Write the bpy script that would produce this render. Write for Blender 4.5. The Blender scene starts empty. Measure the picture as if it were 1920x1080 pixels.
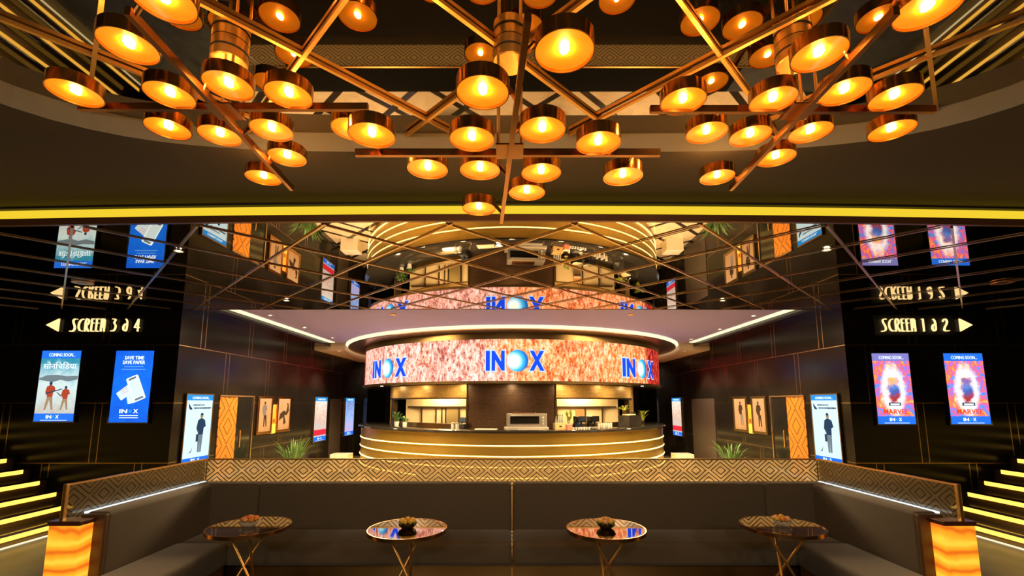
import bpy, bmesh, math, random
from mathutils import Vector, Matrix
PI = math.pi
S = bpy.context.scene
C = S.collection
R_ = random.Random(7)

# ------------------------------------------------------------------ camera
PITCH = math.atan(0.1316)
FPX, CX, CY, EYE = 860.0, 960.0, 641.0, 1.65
cam = bpy.data.cameras.new('camera')
cam.sensor_fit = 'HORIZONTAL'; cam.sensor_width = 36.0
cam.lens = FPX / 1920 * 36.0
cam.shift_y = (CY - 540) / 1920.0
cam.clip_start = 0.02; cam.clip_end = 100
camo = bpy.data.objects.new('camera', cam); C.objects.link(camo)
camo.location = (0, 0, EYE)
camo.rotation_euler = (PI/2 + PITCH, 0, 0)
S.camera = camo

# ------------------------------------------------------------------ world, view
w = bpy.data.worlds.new('world'); S.world = w; w.use_nodes = True
w.node_tree.nodes['Background'].inputs[0].default_value = (0.010, 0.008, 0.006, 1)
w.node_tree.nodes['Background'].inputs[1].default_value = 1.0
S.view_settings.view_transform = 'Standard'
S.view_settings.look = 'None'
S.view_settings.exposure = 0.35
S.view_settings.gamma = 1.0
S.view_settings.use_curve_mapping = False
cy = S.cycles
cy.max_bounces = 8; cy.glossy_bounces = 6; cy.diffuse_bounces = 3; cy.transparent_max_bounces = 12
cy.transmission_bounces = 4; cy.use_denoising = True
cy.sample_clamp_indirect = 6.0; cy.sample_clamp_direct = 0.0
cy.caustics_reflective = False; cy.caustics_refractive = False
cy.blur_glossy = 0.5

def lamp(name, kind, loc, energy, color, size=0.3, rot=(0, 0, 0), size_y=None, spot=None, parent=None):
    l = bpy.data.lights.new(name, kind); l.energy = energy; l.color = color
    if kind == 'AREA':
        l.size = size
        if size_y: l.shape = 'RECTANGLE'; l.size_y = size_y
    else:
        l.shadow_soft_size = size
    if kind == 'SPOT': l.spot_size = spot or 1.6; l.spot_blend = 0.6
    o = bpy.data.objects.new(name, l); C.objects.link(o)
    o.location = loc; o.rotation_euler = rot
    if parent: o.parent = parent
    return o

# ------------------------------------------------------------------ materials
class NT:
    """small node helper"""
    def __init__(s, name):
        s.m = bpy.data.materials.new(name); s.m.use_nodes = True
        s.t = s.m.node_tree; s.t.nodes.clear()
        s.out = s.t.nodes.new('ShaderNodeOutputMaterial')
    def n(s, typ, **kw):
        x = s.t.nodes.new(typ)
        for k, v in kw.items(): setattr(x, k, v)
        return x
    def put(s, sock, v):
        if isinstance(v, bpy.types.NodeSocket): s.t.links.new(v, sock)
        else: sock.default_value = v
    def M(s, op, a, b=0.0, c=0.0):
        x = s.n('ShaderNodeMath', operation=op)
        s.put(x.inputs[0], a); s.put(x.inputs[1], b); s.put(x.inputs[2], c)
        return x.outputs[0]
    def pos(s):
        g = s.n('ShaderNodeNewGeometry'); sp = s.n('ShaderNodeSeparateXYZ')
        s.t.links.new(g.outputs['Position'], sp.inputs[0]); return g.outputs['Position'], sp.outputs
    def obj(s):
        g = s.n('ShaderNodeTexCoord'); sp = s.n('ShaderNodeSeparateXYZ')
        s.t.links.new(g.outputs['Object'], sp.inputs[0]); return g.outputs['Object'], sp.outputs
    def noise(s, vec, scale=5, detail=3, rough=0.5, dist=0.0, stretch=None):
        if stretch:
            mp = s.n('ShaderNodeMapping'); s.t.links.new(vec, mp.inputs[0]); mp.inputs['Scale'].default_value = stretch
            vec = mp.outputs[0]
        x = s.n('ShaderNodeTexNoise'); s.t.links.new(vec, x.inputs['Vector'])
        x.inputs['Scale'].default_value = scale; x.inputs['Detail'].default_value = detail
        x.inputs['Roughness'].default_value = rough; x.inputs['Distortion'].default_value = dist
        return x.outputs[0]
    def ramp(s, fac, stops, interp='LINEAR'):
        x = s.n('ShaderNodeValToRGB'); x.color_ramp.interpolation = interp
        e = x.color_ramp.elements
        while len(e) < len(stops): e.new(0.5)
        for i, (p, c) in enumerate(stops):
            e[i].position = p; e[i].color = (c[0], c[1], c[2], 1)
        s.put(x.inputs[0], fac); return x.outputs[0]
    def mix(s, f, a, b, blend='MIX'):
        x = s.n('ShaderNodeMix', data_type='RGBA', blend_type=blend)
        s.put(x.inputs[0], f)
        s.put(x.inputs[6], a if isinstance(a, bpy.types.NodeSocket) else (*a, 1))
        s.put(x.inputs[7], b if isinstance(b, bpy.types.NodeSocket) else (*b, 1))
        return x.outputs[2]
    def bsdf(s, color, rough=0.5, metal=0.0, em=None, es=0.0, spec=0.5, bump=None, coat=0.0, sheen=0.0, alpha=None, ior=None):
        b = s.n('ShaderNodeBsdfPrincipled')
        s.put(b.inputs['Base Color'], color if isinstance(color, bpy.types.NodeSocket) else (*color, 1))
        s.put(b.inputs['Roughness'], rough); s.put(b.inputs['Metallic'], metal)
        b.inputs['Specular IOR Level'].default_value = spec
        b.inputs['Coat Weight'].default_value = coat; b.inputs['Coat Roughness'].default_value = 0.05
        b.inputs['Sheen Weight'].default_value = sheen
        if ior: b.inputs['IOR'].default_value = ior
        if em is not None:
            s.put(b.inputs['Emission Color'], em if isinstance(em, bpy.types.NodeSocket) else (*em, 1))
            s.put(b.inputs['Emission Strength'], es)
        if alpha is not None: s.put(b.inputs['Alpha'], alpha)
        if bump is not None:
            bu = s.n('ShaderNodeBump'); s.put(bu.inputs['Height'], bump[0]); bu.inputs['Strength'].default_value = bump[1]
            bu.inputs['Distance'].default_value = bump[2]; s.t.links.new(bu.outputs[0], b.inputs['Normal'])
        return b
    def done(s, b):
        s.t.links.new(b.outputs[0], s.out.inputs[0]); return s.m

_cache = {}
def pbr(name, color, rough=0.5, metal=0.0, var=0.06, scale=20, **kw):
    if name in _cache: return _cache[name]
    t = NT(name); v, _ = t.obj()
    f = t.noise(v, scale, 3)
    lo = tuple(c*(1-var) for c in color); hi = tuple(min(1, c*(1+var)) for c in color)
    col = t.mix(f, lo, hi)
    m = t.done(t.bsdf(col, rough, metal, **kw)); _cache[name] = m; return m
def glow(name, color, strength):
    if name in _cache: return _cache[name]
    t = NT(name); e = t.n('ShaderNodeEmission'); e.inputs[0].default_value = (*color, 1); e.inputs[1].default_value = strength
    t.t.links.new(e.outputs[0], t.out.inputs[0]); _cache[name] = t.m; return t.m

brass = pbr('brass', (0.90, 0.50, 0.14), 0.34, 0.92)
copper = pbr('antique_copper', (0.50, 0.24, 0.08), 0.24, 1.0)
brass_trim = pbr('ceiling_brass_trim', (0.70, 0.47, 0.27), 0.3, 1.0)
bronze = pbr('dark_bronze', (0.20, 0.13, 0.05), 0.3, 0.9)
black_gloss = pbr('black_gloss', (0.010, 0.009, 0.008), 0.12)
black_matt = pbr('black_matt', (0.012, 0.010, 0.009), 0.6)
steel = pbr('brushed_steel', (0.72, 0.66, 0.56), 0.3, 0.8)
white_c = pbr('white_ceramic', (0.8, 0.78, 0.72), 0.25)
cream = pbr('cream_laminate', (0.85, 0.66, 0.36), 0.45)
bulb_m = glow('bulb_filament_glow', (1.0, 0.66, 0.28), 190.0)
warm_led = glow('warm_led_strip', (1.0, 0.64, 0.17), 6.5)
step_led = glow('stair_led_strip', (1.0, 0.56, 0.08), 1.7)
cove_led = glow('yellow_cove_led', (0.86, 0.60, 0.03), 0.85)
white_led = glow('white_cove_led', (1.0, 0.83, 0.48), 1.15)
cool_gleam = glow('cool_gleam_strip', (0.75, 0.9, 1.0), 1.1)
spot_led = glow('downlight_led', (1.0, 0.78, 0.45), 30.0)
sign_glow = glow('sign_letter_glow', (1.0, 0.70, 0.30), 1.1)
scr_white = glow('screen_white', (0.80, 0.95, 1.0), 1.15)
scr_blue = glow('screen_blue', (0.02, 0.16, 0.80), 1.0)
scr_deep = glow('screen_logo_blue', (0.01, 0.05, 0.75), 1.0)
scr_cyan = glow('screen_header_cyan', (0.03, 0.28, 0.72), 1.0)
scr_navy = glow('screen_navy', (0.03, 0.06, 0.11), 0.8)
scr_grey = glow('screen_grey', (0.20, 0.25, 0.28), 0.8)
scr_red = glow('screen_red', (0.50, 0.07, 0.03), 0.8)
scr_skin = glow('screen_tan', (0.45, 0.28, 0.17), 0.8)
scr_orange = glow('screen_orange', (1.0, 0.22, 0.04), 1.0)
scr_pale = glow('screen_pale', (0.66, 0.80, 0.83), 1.0)

def mat_wall(axis):
    t = NT('black_panelled_wall_' + axis); v, p = t.pos()
    u = p[0] if axis == 'x' else p[1]
    zz = t.M('DIVIDE', t.M('ADD', p[2], 0.058), 0.848)
    row = t.M('FLOOR', zz); fr = t.M('FRACT', zz)
    dz = t.M('MINIMUM', fr, t.M('SUBTRACT', 1.0, fr))
    hl = t.M('LESS_THAN', dz, 0.0065)
    off = t.M('MULTIPLY', t.M('MODULO', t.M('ADD', row, 10), 2.0), 0.66)
    uu = t.M('FRACT', t.M('DIVIDE', t.M('ADD', t.M('ADD', u, off), 40.3), 1.32))
    du = t.M('ABSOLUTE', t.M('SUBTRACT', uu, 0.5))
    vl = t.M('LESS_THAN', t.M('ABSOLUTE', t.M('SUBTRACT', du, 0.040)), 0.0042)
    ln = t.M('MAXIMUM', hl, vl)
    n = t.noise(v, 3, 4)
    base = t.mix(n, (0.006, 0.005, 0.005), (0.013, 0.010, 0.008))
    col = t.mix(ln, base, (0.26, 0.17, 0.09))
    return t.done(t.bsdf(col, t.M('MULTIPLY_ADD', ln, 0.15, 0.19), ln, spec=0.12))
wall_x, wall_y = mat_wall('x'), mat_wall('y')

def mat_mirror(name, col, rough):
    t = NT(name); v, p = t.pos(); n = t.noise(v, 1.3, 2)
    c = t.mix(n, tuple(a*0.94 for a in col), col)
    return t.done(t.bsdf(c, rough, 1.0))
mirror_low = mat_mirror('smoked_mirror', (0.60, 0.52, 0.42), 0.012)
mirror_top = mat_mirror('dark_smoked_mirror', (0.36, 0.30, 0.22), 0.015)

def mat_marble():
    t = NT('cream_marble_with_dark_bands'); v, p = t.pos()
    a = t.M('DIVIDE', t.M('ADD', p[0], p[1]), 1.4142); b = t.M('DIVIDE', t.M('SUBTRACT', p[0], p[1]), 1.4142)
    def band(q):
        f = t.M('FRACT', t.M('ADD', t.M('DIVIDE', q, 0.84), 40.18))
        return t.M('LESS_THAN', t.M('ABSOLUTE', t.M('SUBTRACT', f, 0.5)), 0.065)
    ln = t.M('MAXIMUM', band(a), band(b))
    n = t.noise(v, 2.2, 6, 0.6, 0.8)
    base = t.ramp(n, [(0.3, (0.62, 0.47, 0.29)), (0.55, (0.78, 0.62, 0.42)), (0.8, (0.70, 0.54, 0.34))])
    col = t.mix(ln, base, (0.03, 0.022, 0.016))
    return t.done(t.bsdf(col, 0.16, 0.0, spec=0.6))
marble = mat_marble()

def mat_stone():
    t = NT('grey_stone_floor'); v, p = t.pos(); n = t.noise(v, 2.5, 6, 0.6, 1.2)
    col = t.ramp(n, [(0.3, (0.040, 0.042, 0.042)), (0.6, (0.075, 0.080, 0.082)), (0.8, (0.05, 0.052, 0.052))])
    return t.done(t.bsdf(col, 0.3))
stone = mat_stone()

def mat_fabric():
    t = NT('taupe_upholstery'); v, p = t.pos()
    n = t.noise(v, 160, 2); n2 = t.noise(v, 3, 3)
    col = t.mix(n, (0.088, 0.067, 0.045), (0.155, 0.120, 0.084))
    col = t.mix(t.M('MULTIPLY', n2, 0.5), col, (0.10, 0.078, 0.054))
    return t.done(t.bsdf(col, 0.75, sheen=0.3, bump=(n, 0.25, 0.002)))
fabric = mat_fabric()
seam_m = pbr('dark_seam', (0.012, 0.010, 0.008), 0.8)

def mat_fret(axis):
    t = NT('etched_fret_glass_' + axis); v, p = t.pos()
    u = p[0] if axis == 'x' else p[1]
    uf = t.M('ABSOLUTE', t.M('SUBTRACT', t.M('FRACT', t.M('ADD', t.M('DIVIDE', u, 0.25), 40.0)), 0.5))
    vf = t.M('ABSOLUTE', t.M('DIVIDE', t.M('SUBTRACT', p[2], 0.962), 0.21))
    d = t.M('MULTIPLY', t.M('ADD', uf, vf), 5.0)
    ln = t.M('LESS_THAN', t.M('FRACT', t.M('ADD', d, 0.15)), 0.21)
    g = t.n('ShaderNodeBsdfGlossy'); g.inputs[0].default_value = (0.85, 0.75, 0.6, 1); g.inputs[1].default_value = 0.12
    tr = t.n('ShaderNodeBsdfTransparent'); tr.inputs[0].default_value = (0.93, 0.86, 0.72, 1)
    df = t.n('ShaderNodeBsdfDiffuse'); df.inputs[0].default_value = (0.45, 0.38, 0.27, 1)
    tl = t.n('ShaderNodeBsdfTranslucent'); tl.inputs[0].default_value = (1.0, 0.85, 0.55, 1)
    def mx(f, a, b):
        m = t.n('ShaderNodeMixShader'); t.put(m.inputs[0], f); t.t.links.new(a.outputs[0], m.inputs[1]); t.t.links.new(b.outputs[0], m.inputs[2]); return m
    fr = mx(0.72, df, tl)
    a = mx(0.56, tr, fr); a = mx(0.12, a, g)
    bk = t.bsdf((0.012, 0.009, 0.006), 0.3)
    return t.done(mx(ln, a, bk))
fret_x, fret_y = mat_fret('x'), mat_fret('y')

def mat_led_wall():
    t = NT('led_video_wall'); v, p = t.pos()
    sp = t.noise(v, 15.0, 6, 0.78, 0.3, stretch=(1.0, 1.0, 0.5))
    big = t.noise(v, 0.75, 2, 0.5)
    c1 = t.ramp(sp, [(0.30, (0.10, 0.008, 0.004)), (0.42, (0.72, 0.10, 0.02)), (0.50, (1.0, 0.33, 0.10)), (0.60, (1.0, 0.62, 0.36)), (0.72, (1.0, 0.9, 0.8))])
    c2 = t.ramp(sp, [(0.30, (0.04, 0.01, 0.015)), (0.42, (0.42, 0.10, 0.08)), (0.50, (0.95, 0.42, 0.30)), (0.60, (1.0, 0.70, 0.62)), (0.72, (1.0, 0.95, 0.95))])
    c3 = t.ramp(sp, [(0.36, (0.01, 0.0, 0.004)), (0.50, (0.30, 0.01, 0.01)), (0.62, (0.9, 0.12, 0.05)), (0.74, (1.0, 0.8, 0.7))])
    k = t.M('MULTIPLY', t.M('SUBTRACT', t.M('ADD', big, t.M('MULTIPLY', p[0], -0.09)), 0.42), 5.0)
    k = t.n('ShaderNodeClamp').inputs[0] if False else t.M('MINIMUM', t.M('MAXIMUM', k, 0.0), 1.0)
    c = t.mix(k, c1, c2)
    r = t.M('MINIMUM', t.M('MAXIMUM', t.M('MULTIPLY', t.M('SUBTRACT', p[0], 3.0), 6.0), 0.0), 1.0)
    l = t.M('MINIMUM', t.M('MAXIMUM', t.M('MULTIPLY', t.M('SUBTRACT', -3.62, p[0]), 8.0), 0.0), 1.0)
    c = t.mix(t.M('MAXIMUM', r, l), c, c3)
    md = t.noise(v, 3.2, 3, 0.6)
    c = t.mix(t.M('MINIMUM', t.M('MAXIMUM', t.M('MULTIPLY', t.M('SUBTRACT', md, 0.54), 4.0), 0.0), 0.75), c, c3)
    e = t.n('ShaderNodeEmission'); t.t.links.new(c, e.inputs[0]); e.inputs[1].default_value = 1.25
    return t.done(e)
led_wall = mat_led_wall()

def mat_poster(name, seed, warm):
    """colourful abstract film poster artwork on a lit screen"""
    t = NT(name); v, p = t.obj()
    mp = t.n('ShaderNodeMapping'); t.t.links.new(v, mp.inputs[0]); mp.inputs['Location'].default_value = (seed, 0, seed*0.7)
    n = t.noise(mp.outputs[0], 5.5, 4, 0.6, 1.8)
    art = t.ramp(n, [(0.26, (0.02, 0.09, 0.40)), (0.38, (0.05, 0.30, 0.75)), (0.47, (0.45, 0.12, 0.55)), (0.54, (0.95, 0.14, 0.08)), (0.64, (1.0, 0.42, 0.10)), (0.76, (0.9, 0.75, 0.85))])
    r = t.M('SQRT', t.M('ADD', t.M('POWER', t.M('MULTIPLY', p[0], 5.4), 2.0), t.M('POWER', t.M('MULTIPLY', t.M('ADD', p[2], 0.02), 2.6), 2.0)))
    n2 = t.noise(mp.outputs[0], 14, 3, 0.6)
    rr = t.M('ADD', r, t.M('MULTIPLY', t.M('SUBTRACT', n2, 0.5), 0.7))
    ring = t.M('MAXIMUM', t.M('SUBTRACT', 1.0, t.M('MULTIPLY', t.M('ABSOLUTE', t.M('SUBTRACT', rr, 0.68)), 2.6)), 0.0)
    art = t.mix(ring, art, (1.0, 0.93, 0.9))
    core = t.M('MINIMUM', t.M('MAXIMUM', t.M('MULTIPLY', t.M('SUBTRACT', 0.52, rr), 6.0), 0.0), 1.0)
    cc = t.ramp(t.M('ADD', t.M('MULTIPLY', p[2], 1.5), t.M('MULTIPLY_ADD', n2, 0.3, 0.35)), [(0.30, (0.35, 0.04, 0.04)), (0.42, (0.06, 0.10, 0.35)), (0.56, (0.12, 0.22, 0.6)), (0.66, warm), (0.85, (1.0, 0.6, 0.2))])
    art = t.mix(core, art, cc)
    e = t.n('ShaderNodeEmission'); t.t.links.new(art, e.inputs[0]); e.inputs[1].default_value = 1.15
    return t.done(e)
def mat_scr(name, stops, scale=5, strength=1.0, vert=0.6):
    """lit picture with a vertical colour run and mottling"""
    t = NT(name); v, p = t.obj(); n = t.noise(v, scale, 4, 0.6, 0.8)
    f = t.M('ADD', t.M('MULTIPLY_ADD', p[2], vert, 0.5), t.M('MULTIPLY', t.M('SUBTRACT', n, 0.5), 0.55))
    c = t.ramp(f, stops); e = t.n('ShaderNodeEmission'); t.t.links.new(c, e.inputs[0]); e.inputs[1].default_value = strength
    return t.done(e)
def mat_onyx():
    t = NT('backlit_onyx'); v, p = t.obj()
    wv = t.n('ShaderNodeTexWave', wave_type='BANDS', bands_direction='Z'); t.t.links.new(v, wv.inputs['Vector'])
    wv.inputs['Scale'].default_value = 2.4; wv.inputs['Distortion'].default_value = 5.0; wv.inputs['Detail'].default_value = 2.0; wv.inputs['Detail Scale'].default_value = 1.4
    c = t.ramp(wv.outputs[1], [(0.0, (0.60, 0.13, 0.008)), (0.2, (0.95, 0.27, 0.012)), (0.7, (1.0, 0.36, 0.02)), (1.0, (1.0, 0.50, 0.04))])
    return t.done(t.bsdf(c, 0.15, em=c, es=0.95))
onyx = mat_onyx()
def mat_fretpanel():
    t = NT('backlit_fret_panel'); v, p = t.pos()
    uf = t.M('ABSOLUTE', t.M('SUBTRACT', t.M('FRACT', t.M('ADD', t.M('DIVIDE', p[1], 0.5), 40.0)), 0.5))
    vf = t.M('ABSOLUTE', t.M('SUBTRACT', t.M('FRACT', t.M('DIVIDE', p[2], 0.62)), 0.5))
    ln = t.M('LESS_THAN', t.M('FRACT', t.M('MULTIPLY', t.M('ADD', uf, vf), 4.0)), 0.16)
    n = t.noise(v, 5, 3)
    c = t.mix(n, (0.34, 0.105, 0.008), (0.45, 0.15, 0.014)); c = t.mix(ln, c, (0.06, 0.02, 0.004))
    return t.done(t.bsdf(c, 0.4, em=c, es=0.16))
fretpanel = mat_fretpanel()
def mat_mosaic(name, a, b, metal, rough=0.25, em=0.0):
    t = NT(name); v, p = t.obj()
    br = t.n('ShaderNodeTexBrick'); 
    th = t.M('MULTIPLY', t.M('ARCTAN2', p[0], t.M('MULTIPLY', p[1], -1.0)), 3.35)
    cb = t.n('ShaderNodeCombineXYZ'); t.put(cb.inputs[0], th); t.put(cb.inputs[1], p[2])
    t.t.links.new(cb.outputs[0], br.inputs['Vector'])
    br.inputs['Color1'].default_value = (*a, 1); br.inputs['Color2'].default_value = (*b, 1); br.inputs['Mortar'].default_value = (a[0]*.25, a[1]*.25, a[2]*.25, 1)
    br.inputs['Scale'].default_value = 10.0; br.inputs['Mortar Size'].default_value = 0.03; br.inputs['Brick Width'].default_value = 0.55; br.inputs['Row Height'].default_value = 0.28
    n = t.noise(v, 30, 2)
    c = t.mix(t.M('MULTIPLY', n, 0.5), br.outputs[0], tuple(x*.5 for x in a))
    return t.done(t.bsdf(c, rough, metal, bump=(n, 0.3, 0.004)))
mosaic_gold = mat_mosaic('gold_mosaic_tile', (0.80, 0.50, 0.15), (0.60, 0.35, 0.09), 0.35, 0.35)
mosaic_brown = mat_mosaic('brown_mosaic_tile', (0.13, 0.065, 0.03), (0.08, 0.04, 0.022), 0.3, 0.35)
counter_m = pbr('gold_olive_lacquer', (0.40, 0.27, 0.05), 0.33, 0.6, var=0.2, scale=1.5)
granite = pbr('black_granite', (0.02, 0.017, 0.014), 0.08)
lav = pbr('pale_lavender_paint', (0.33, 0.29, 0.66), 0.6, var=0.02)
tan_c = pbr('tan_ceiling_paint', (0.55, 0.42, 0.28), 0.7)
brown_c = pbr('dark_brown_ceiling_fabric', (0.10, 0.075, 0.055), 0.7, var=0.1, scale=60)
grey_c = pbr('grey_plaster_band', (0.26, 0.22, 0.17), 0.7)
leaf = pbr('green_leaf', (0.07, 0.16, 0.03), 0.5, var=0.4)
leaf2 = pbr('yellow_green_leaf', (0.40, 0.42, 0.05), 0.5, var=0.3)
soil = pbr('dark_soil', (0.02, 0.014, 0.01), 0.9)

# ------------------------------------------------------------------ mesh helpers
class MB:
    def __init__(s): s.b = bmesh.new()
    def box(s, x0, x1, y0, y1, z0, z1, bev=0.0, seg=2, mat=None):
        b2 = bmesh.new()
        vs = [b2.verts.new((x, y, z)) for x in (x0, x1) for y in (y0, y1) for z in (z0, z1)]
        for f in ((0,1,3,2),(4,6,7,5),(0,4,5,1),(2,3,7,6),(0,2,6,4),(1,5,7,3)): b2.faces.new([vs[i] for i in f])
        bmesh.ops.recalc_face_normals(b2, faces=b2.faces)
        if bev > 0: bmesh.ops.bevel(b2, geom=b2.edges[:], offset=bev, segments=seg, profile=0.5, affect='EDGES')
        if mat: bmesh.ops.transform(b2, matrix=mat, verts=b2.verts)
        me = bpy.data.meshes.new('tmp'); b2.to_mesh(me); b2.free(); s.b.from_mesh(me); bpy.data.meshes.remove(me)
        return s
    def tube(s, a, b, r, n=12, r2=None):
        a, b = Vector(a), Vector(b); d = (b-a)
        q = d.to_track_quat('Z', 'Y').to_matrix().to_4x4()
        m = Matrix.Translation((a+b)/2) @ q
        bmesh.ops.create_cone(s.b, cap_ends=True, segments=n, radius1=r, radius2=r if r2 is None else r2, depth=d.length, matrix=m)
        return s
    def bar(s, a, b, wdt, h):
        """rectangular bar between two points: width sideways, h vertical"""
        a, b = Vector(a), Vector(b); d = b-a; L = d.length; ang = math.atan2(d.y, d.x)
        m = Matrix.Translation((a+b)/2) @ Matrix.Rotation(ang, 4, 'Z') @ Matrix.Rotation(-math.asin(d.z/L), 4, 'Y')
        return s.box(-L/2, L/2, -wdt/2, wdt/2, -h/2, h/2, mat=m)
    def ball(s, c, r, sub=2, sc=(1,1,1)):
        bmesh.ops.create_icosphere(s.b, subdivisions=sub, radius=r, matrix=Matrix.Translation(c) @ Matrix.Diagonal((*sc, 1)))
        return s
    def lathe(s, prof, n=32, c=(0,0,0), a0=0.0, a1=2*PI, closed=True):
        full = abs(a1-a0-2*PI) < 1e-6
        cols = []
        for i in range(n if full else n+1):
            a = a0 + (a1-a0)*i/n
            cols.append([s.b.verts.new((c[0]+r*math.sin(a), c[1]-r*math.cos(a), c[2]+z)) for r, z in prof])
        m = len(prof); K = len(cols)
        for i in range(K if full else K-1):
            A, B = cols[i], cols[(i+1) % K]
            for j in range(m if closed else m-1):
                k = (j+1) % m
                try: s.b.faces.new((A[j], B[j], B[k], A[k]))
                except ValueError: pass
        if not full and closed:
            s.b.faces.new(cols[0]); s.b.faces.new(list(reversed(cols[-1])))
        return s
    def disc(s, c, r, n=32, flip=False):
        vs = [s.b.verts.new((c[0]+r*math.cos(2*PI*i/n), c[1]+r*math.sin(2*PI*i/n), c[2])) for i in range(n)]
        s.b.faces.new(vs if not flip else list(reversed(vs))); return s
    def prism(s, pts, y0, y1, plane='xz'):
        """2D polygon extruded; plane xz extrudes along y, xy extrudes along z"""
        def P(p, d): return (p[0], d, p[1]) if plane == 'xz' else (p[0], p[1], d)
        A = [s.b.verts.new(P(p, y0)) for p in pts]; B = [s.b.verts.new(P(p, y1)) for p in pts]
        n = len(pts)
        s.b.faces.new(A); s.b.faces.new(list(reversed(B)))
        for i in range(n): s.b.faces.new((A[i], B[i], B[(i+1) % n], A[(i+1) % n]))
        return s
    def quad(s, pts):
        s.b.faces.new([s.b.verts.new(p) for p in pts]); return s
    def blade(s, base, tip, wdt, droop=0.2, n=5):
        base, tip = Vector(base), Vector(tip); d = tip-base; side = Vector((-d.y, d.x, 0))
        if side.length < 1e-4: side = Vector((1, 0, 0))
        side.normalize(); prev = None
        for i in range(n+1):
            f = i/n; p = base + d*f + Vector((0, 0, droop*math.sin(f*PI)))
            ww = wdt*(math.sin(PI*min(1, 0.15+f*0.85)))/2 + 0.001
            cur = (s.b.verts.new(p+side*ww), s.b.verts.new(p-side*ww))
            if prev: s.b.faces.new((prev[0], prev[1], cur[1], cur[0]))
            prev = cur
        return s
    def build(s, name, m, parent=None, smooth=False, norm=True):
        if norm: bmesh.ops.recalc_face_normals(s.b, faces=s.b.faces)
        me = bpy.data.meshes.new(name); s.b.to_mesh(me); s.b.free()
        me.materials.append(m)
        if smooth:
            for p in me.polygons: p.use_smooth = True
            me.set_sharp_from_angle(angle=math.radians(35))
        o = bpy.data.objects.new(name, me); C.objects.link(o)
        if parent: o.parent = parent
        return o
def thing(name, label, cat, loc=(0,0,0), rz=0.0, group=None):
    o = bpy.data.objects.new(name, None); C.objects.link(o); o.empty_display_size = 0.1
    o.location = loc; o.rotation_euler = (0, 0, rz); o['label'] = label; o['category'] = cat
    if group: o['group'] = group
    return o
def tag(o, label, cat, group=None):
    o['label'] = label; o['category'] = cat
    if group: o['group'] = group
    return o
def struct(name, mb, m, smooth=False, **kw):
    o = mb.build(name, m, smooth=smooth, **kw); o['kind'] = 'structure'; return o
def plain_copy(o, parent=None):
    c = o.copy(); C.objects.link(c); c.parent = parent
    for ch in [x for x in S.objects if x.parent == o]: plain_copy(ch, c)
    return c

def ray(x, y):
    u = (x-CX)/FPX; v = (CY-y)/FPX; c, s = math.cos(PITCH), math.sin(PITCH)
    return u, c-v*s, s+v*c
def onz(x, y, z):
    r = ray(x, y); t = (z-EYE)/r[2]; return Vector((r[0]*t, r[1]*t, z))
def onY(x, y, Y):
    r = ray(x, y); t = Y/r[1]; return Vector((r[0]*t, Y, EYE+r[2]*t))
BARC = 13.1
def theta(px, Rr, py=755):
    """angle round the bar's axis seen at picture column px"""
    u, d, _ = ray(px, py); a = u*u+d*d; b = -2*d*BARC; c = BARC*BARC-Rr*Rr
    disc = max(0, b*b-4*a*c); t = (-b-math.sqrt(disc))/(2*a)
    return math.atan2(u*t, BARC-d*t)
def cyl(th, r, z): return (r*math.sin(th), BARC-r*math.cos(th), z)

def text_obj(name, body, wdt, hgt, m, parent=None, loc=(0,0,0), thick=0.004, bold=0.0, align=True):
    """letters in the xz plane facing -y, fitted to wdt x hgt"""
    cu = bpy.data.curves.new('txt', 'FONT'); cu.body = body; cu.align_x = 'CENTER'; cu.align_y = 'CENTER'
    cu.offset = bold; cu.extrude = 0.01; cu.resolution_u = 3
    o = bpy.data.objects.new('txt', cu); C.objects.link(o)
    dg = bpy.context.evaluated_depsgraph_get(); dg.update()
    me = bpy.data.meshes.new_from_object(o.evaluated_get(dg))
    bpy.data.objects.remove(o); bpy.data.curves.remove(cu)
    xs = [v.co.x for v in me.vertices]; ys = [v.co.y for v in me.vertices]
    x0, x1, y0, y1 = min(xs), max(xs), min(ys), max(ys)
    for v in me.vertices:
        x = (v.co.x-(x0+x1)/2)/(x1-x0)*wdt; z = (v.co.y-(y0+y1)/2)/(y1-y0)*hgt; y = -v.co.z/0.01*thick/2
        v.co = (x, y, z)
    me.materials.clear(); me.materials.append(m); me.name = name
    ob = bpy.data.objects.new(name, me); C.objects.link(ob); ob.location = loc
    if parent: ob.parent = parent
    return ob

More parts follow.
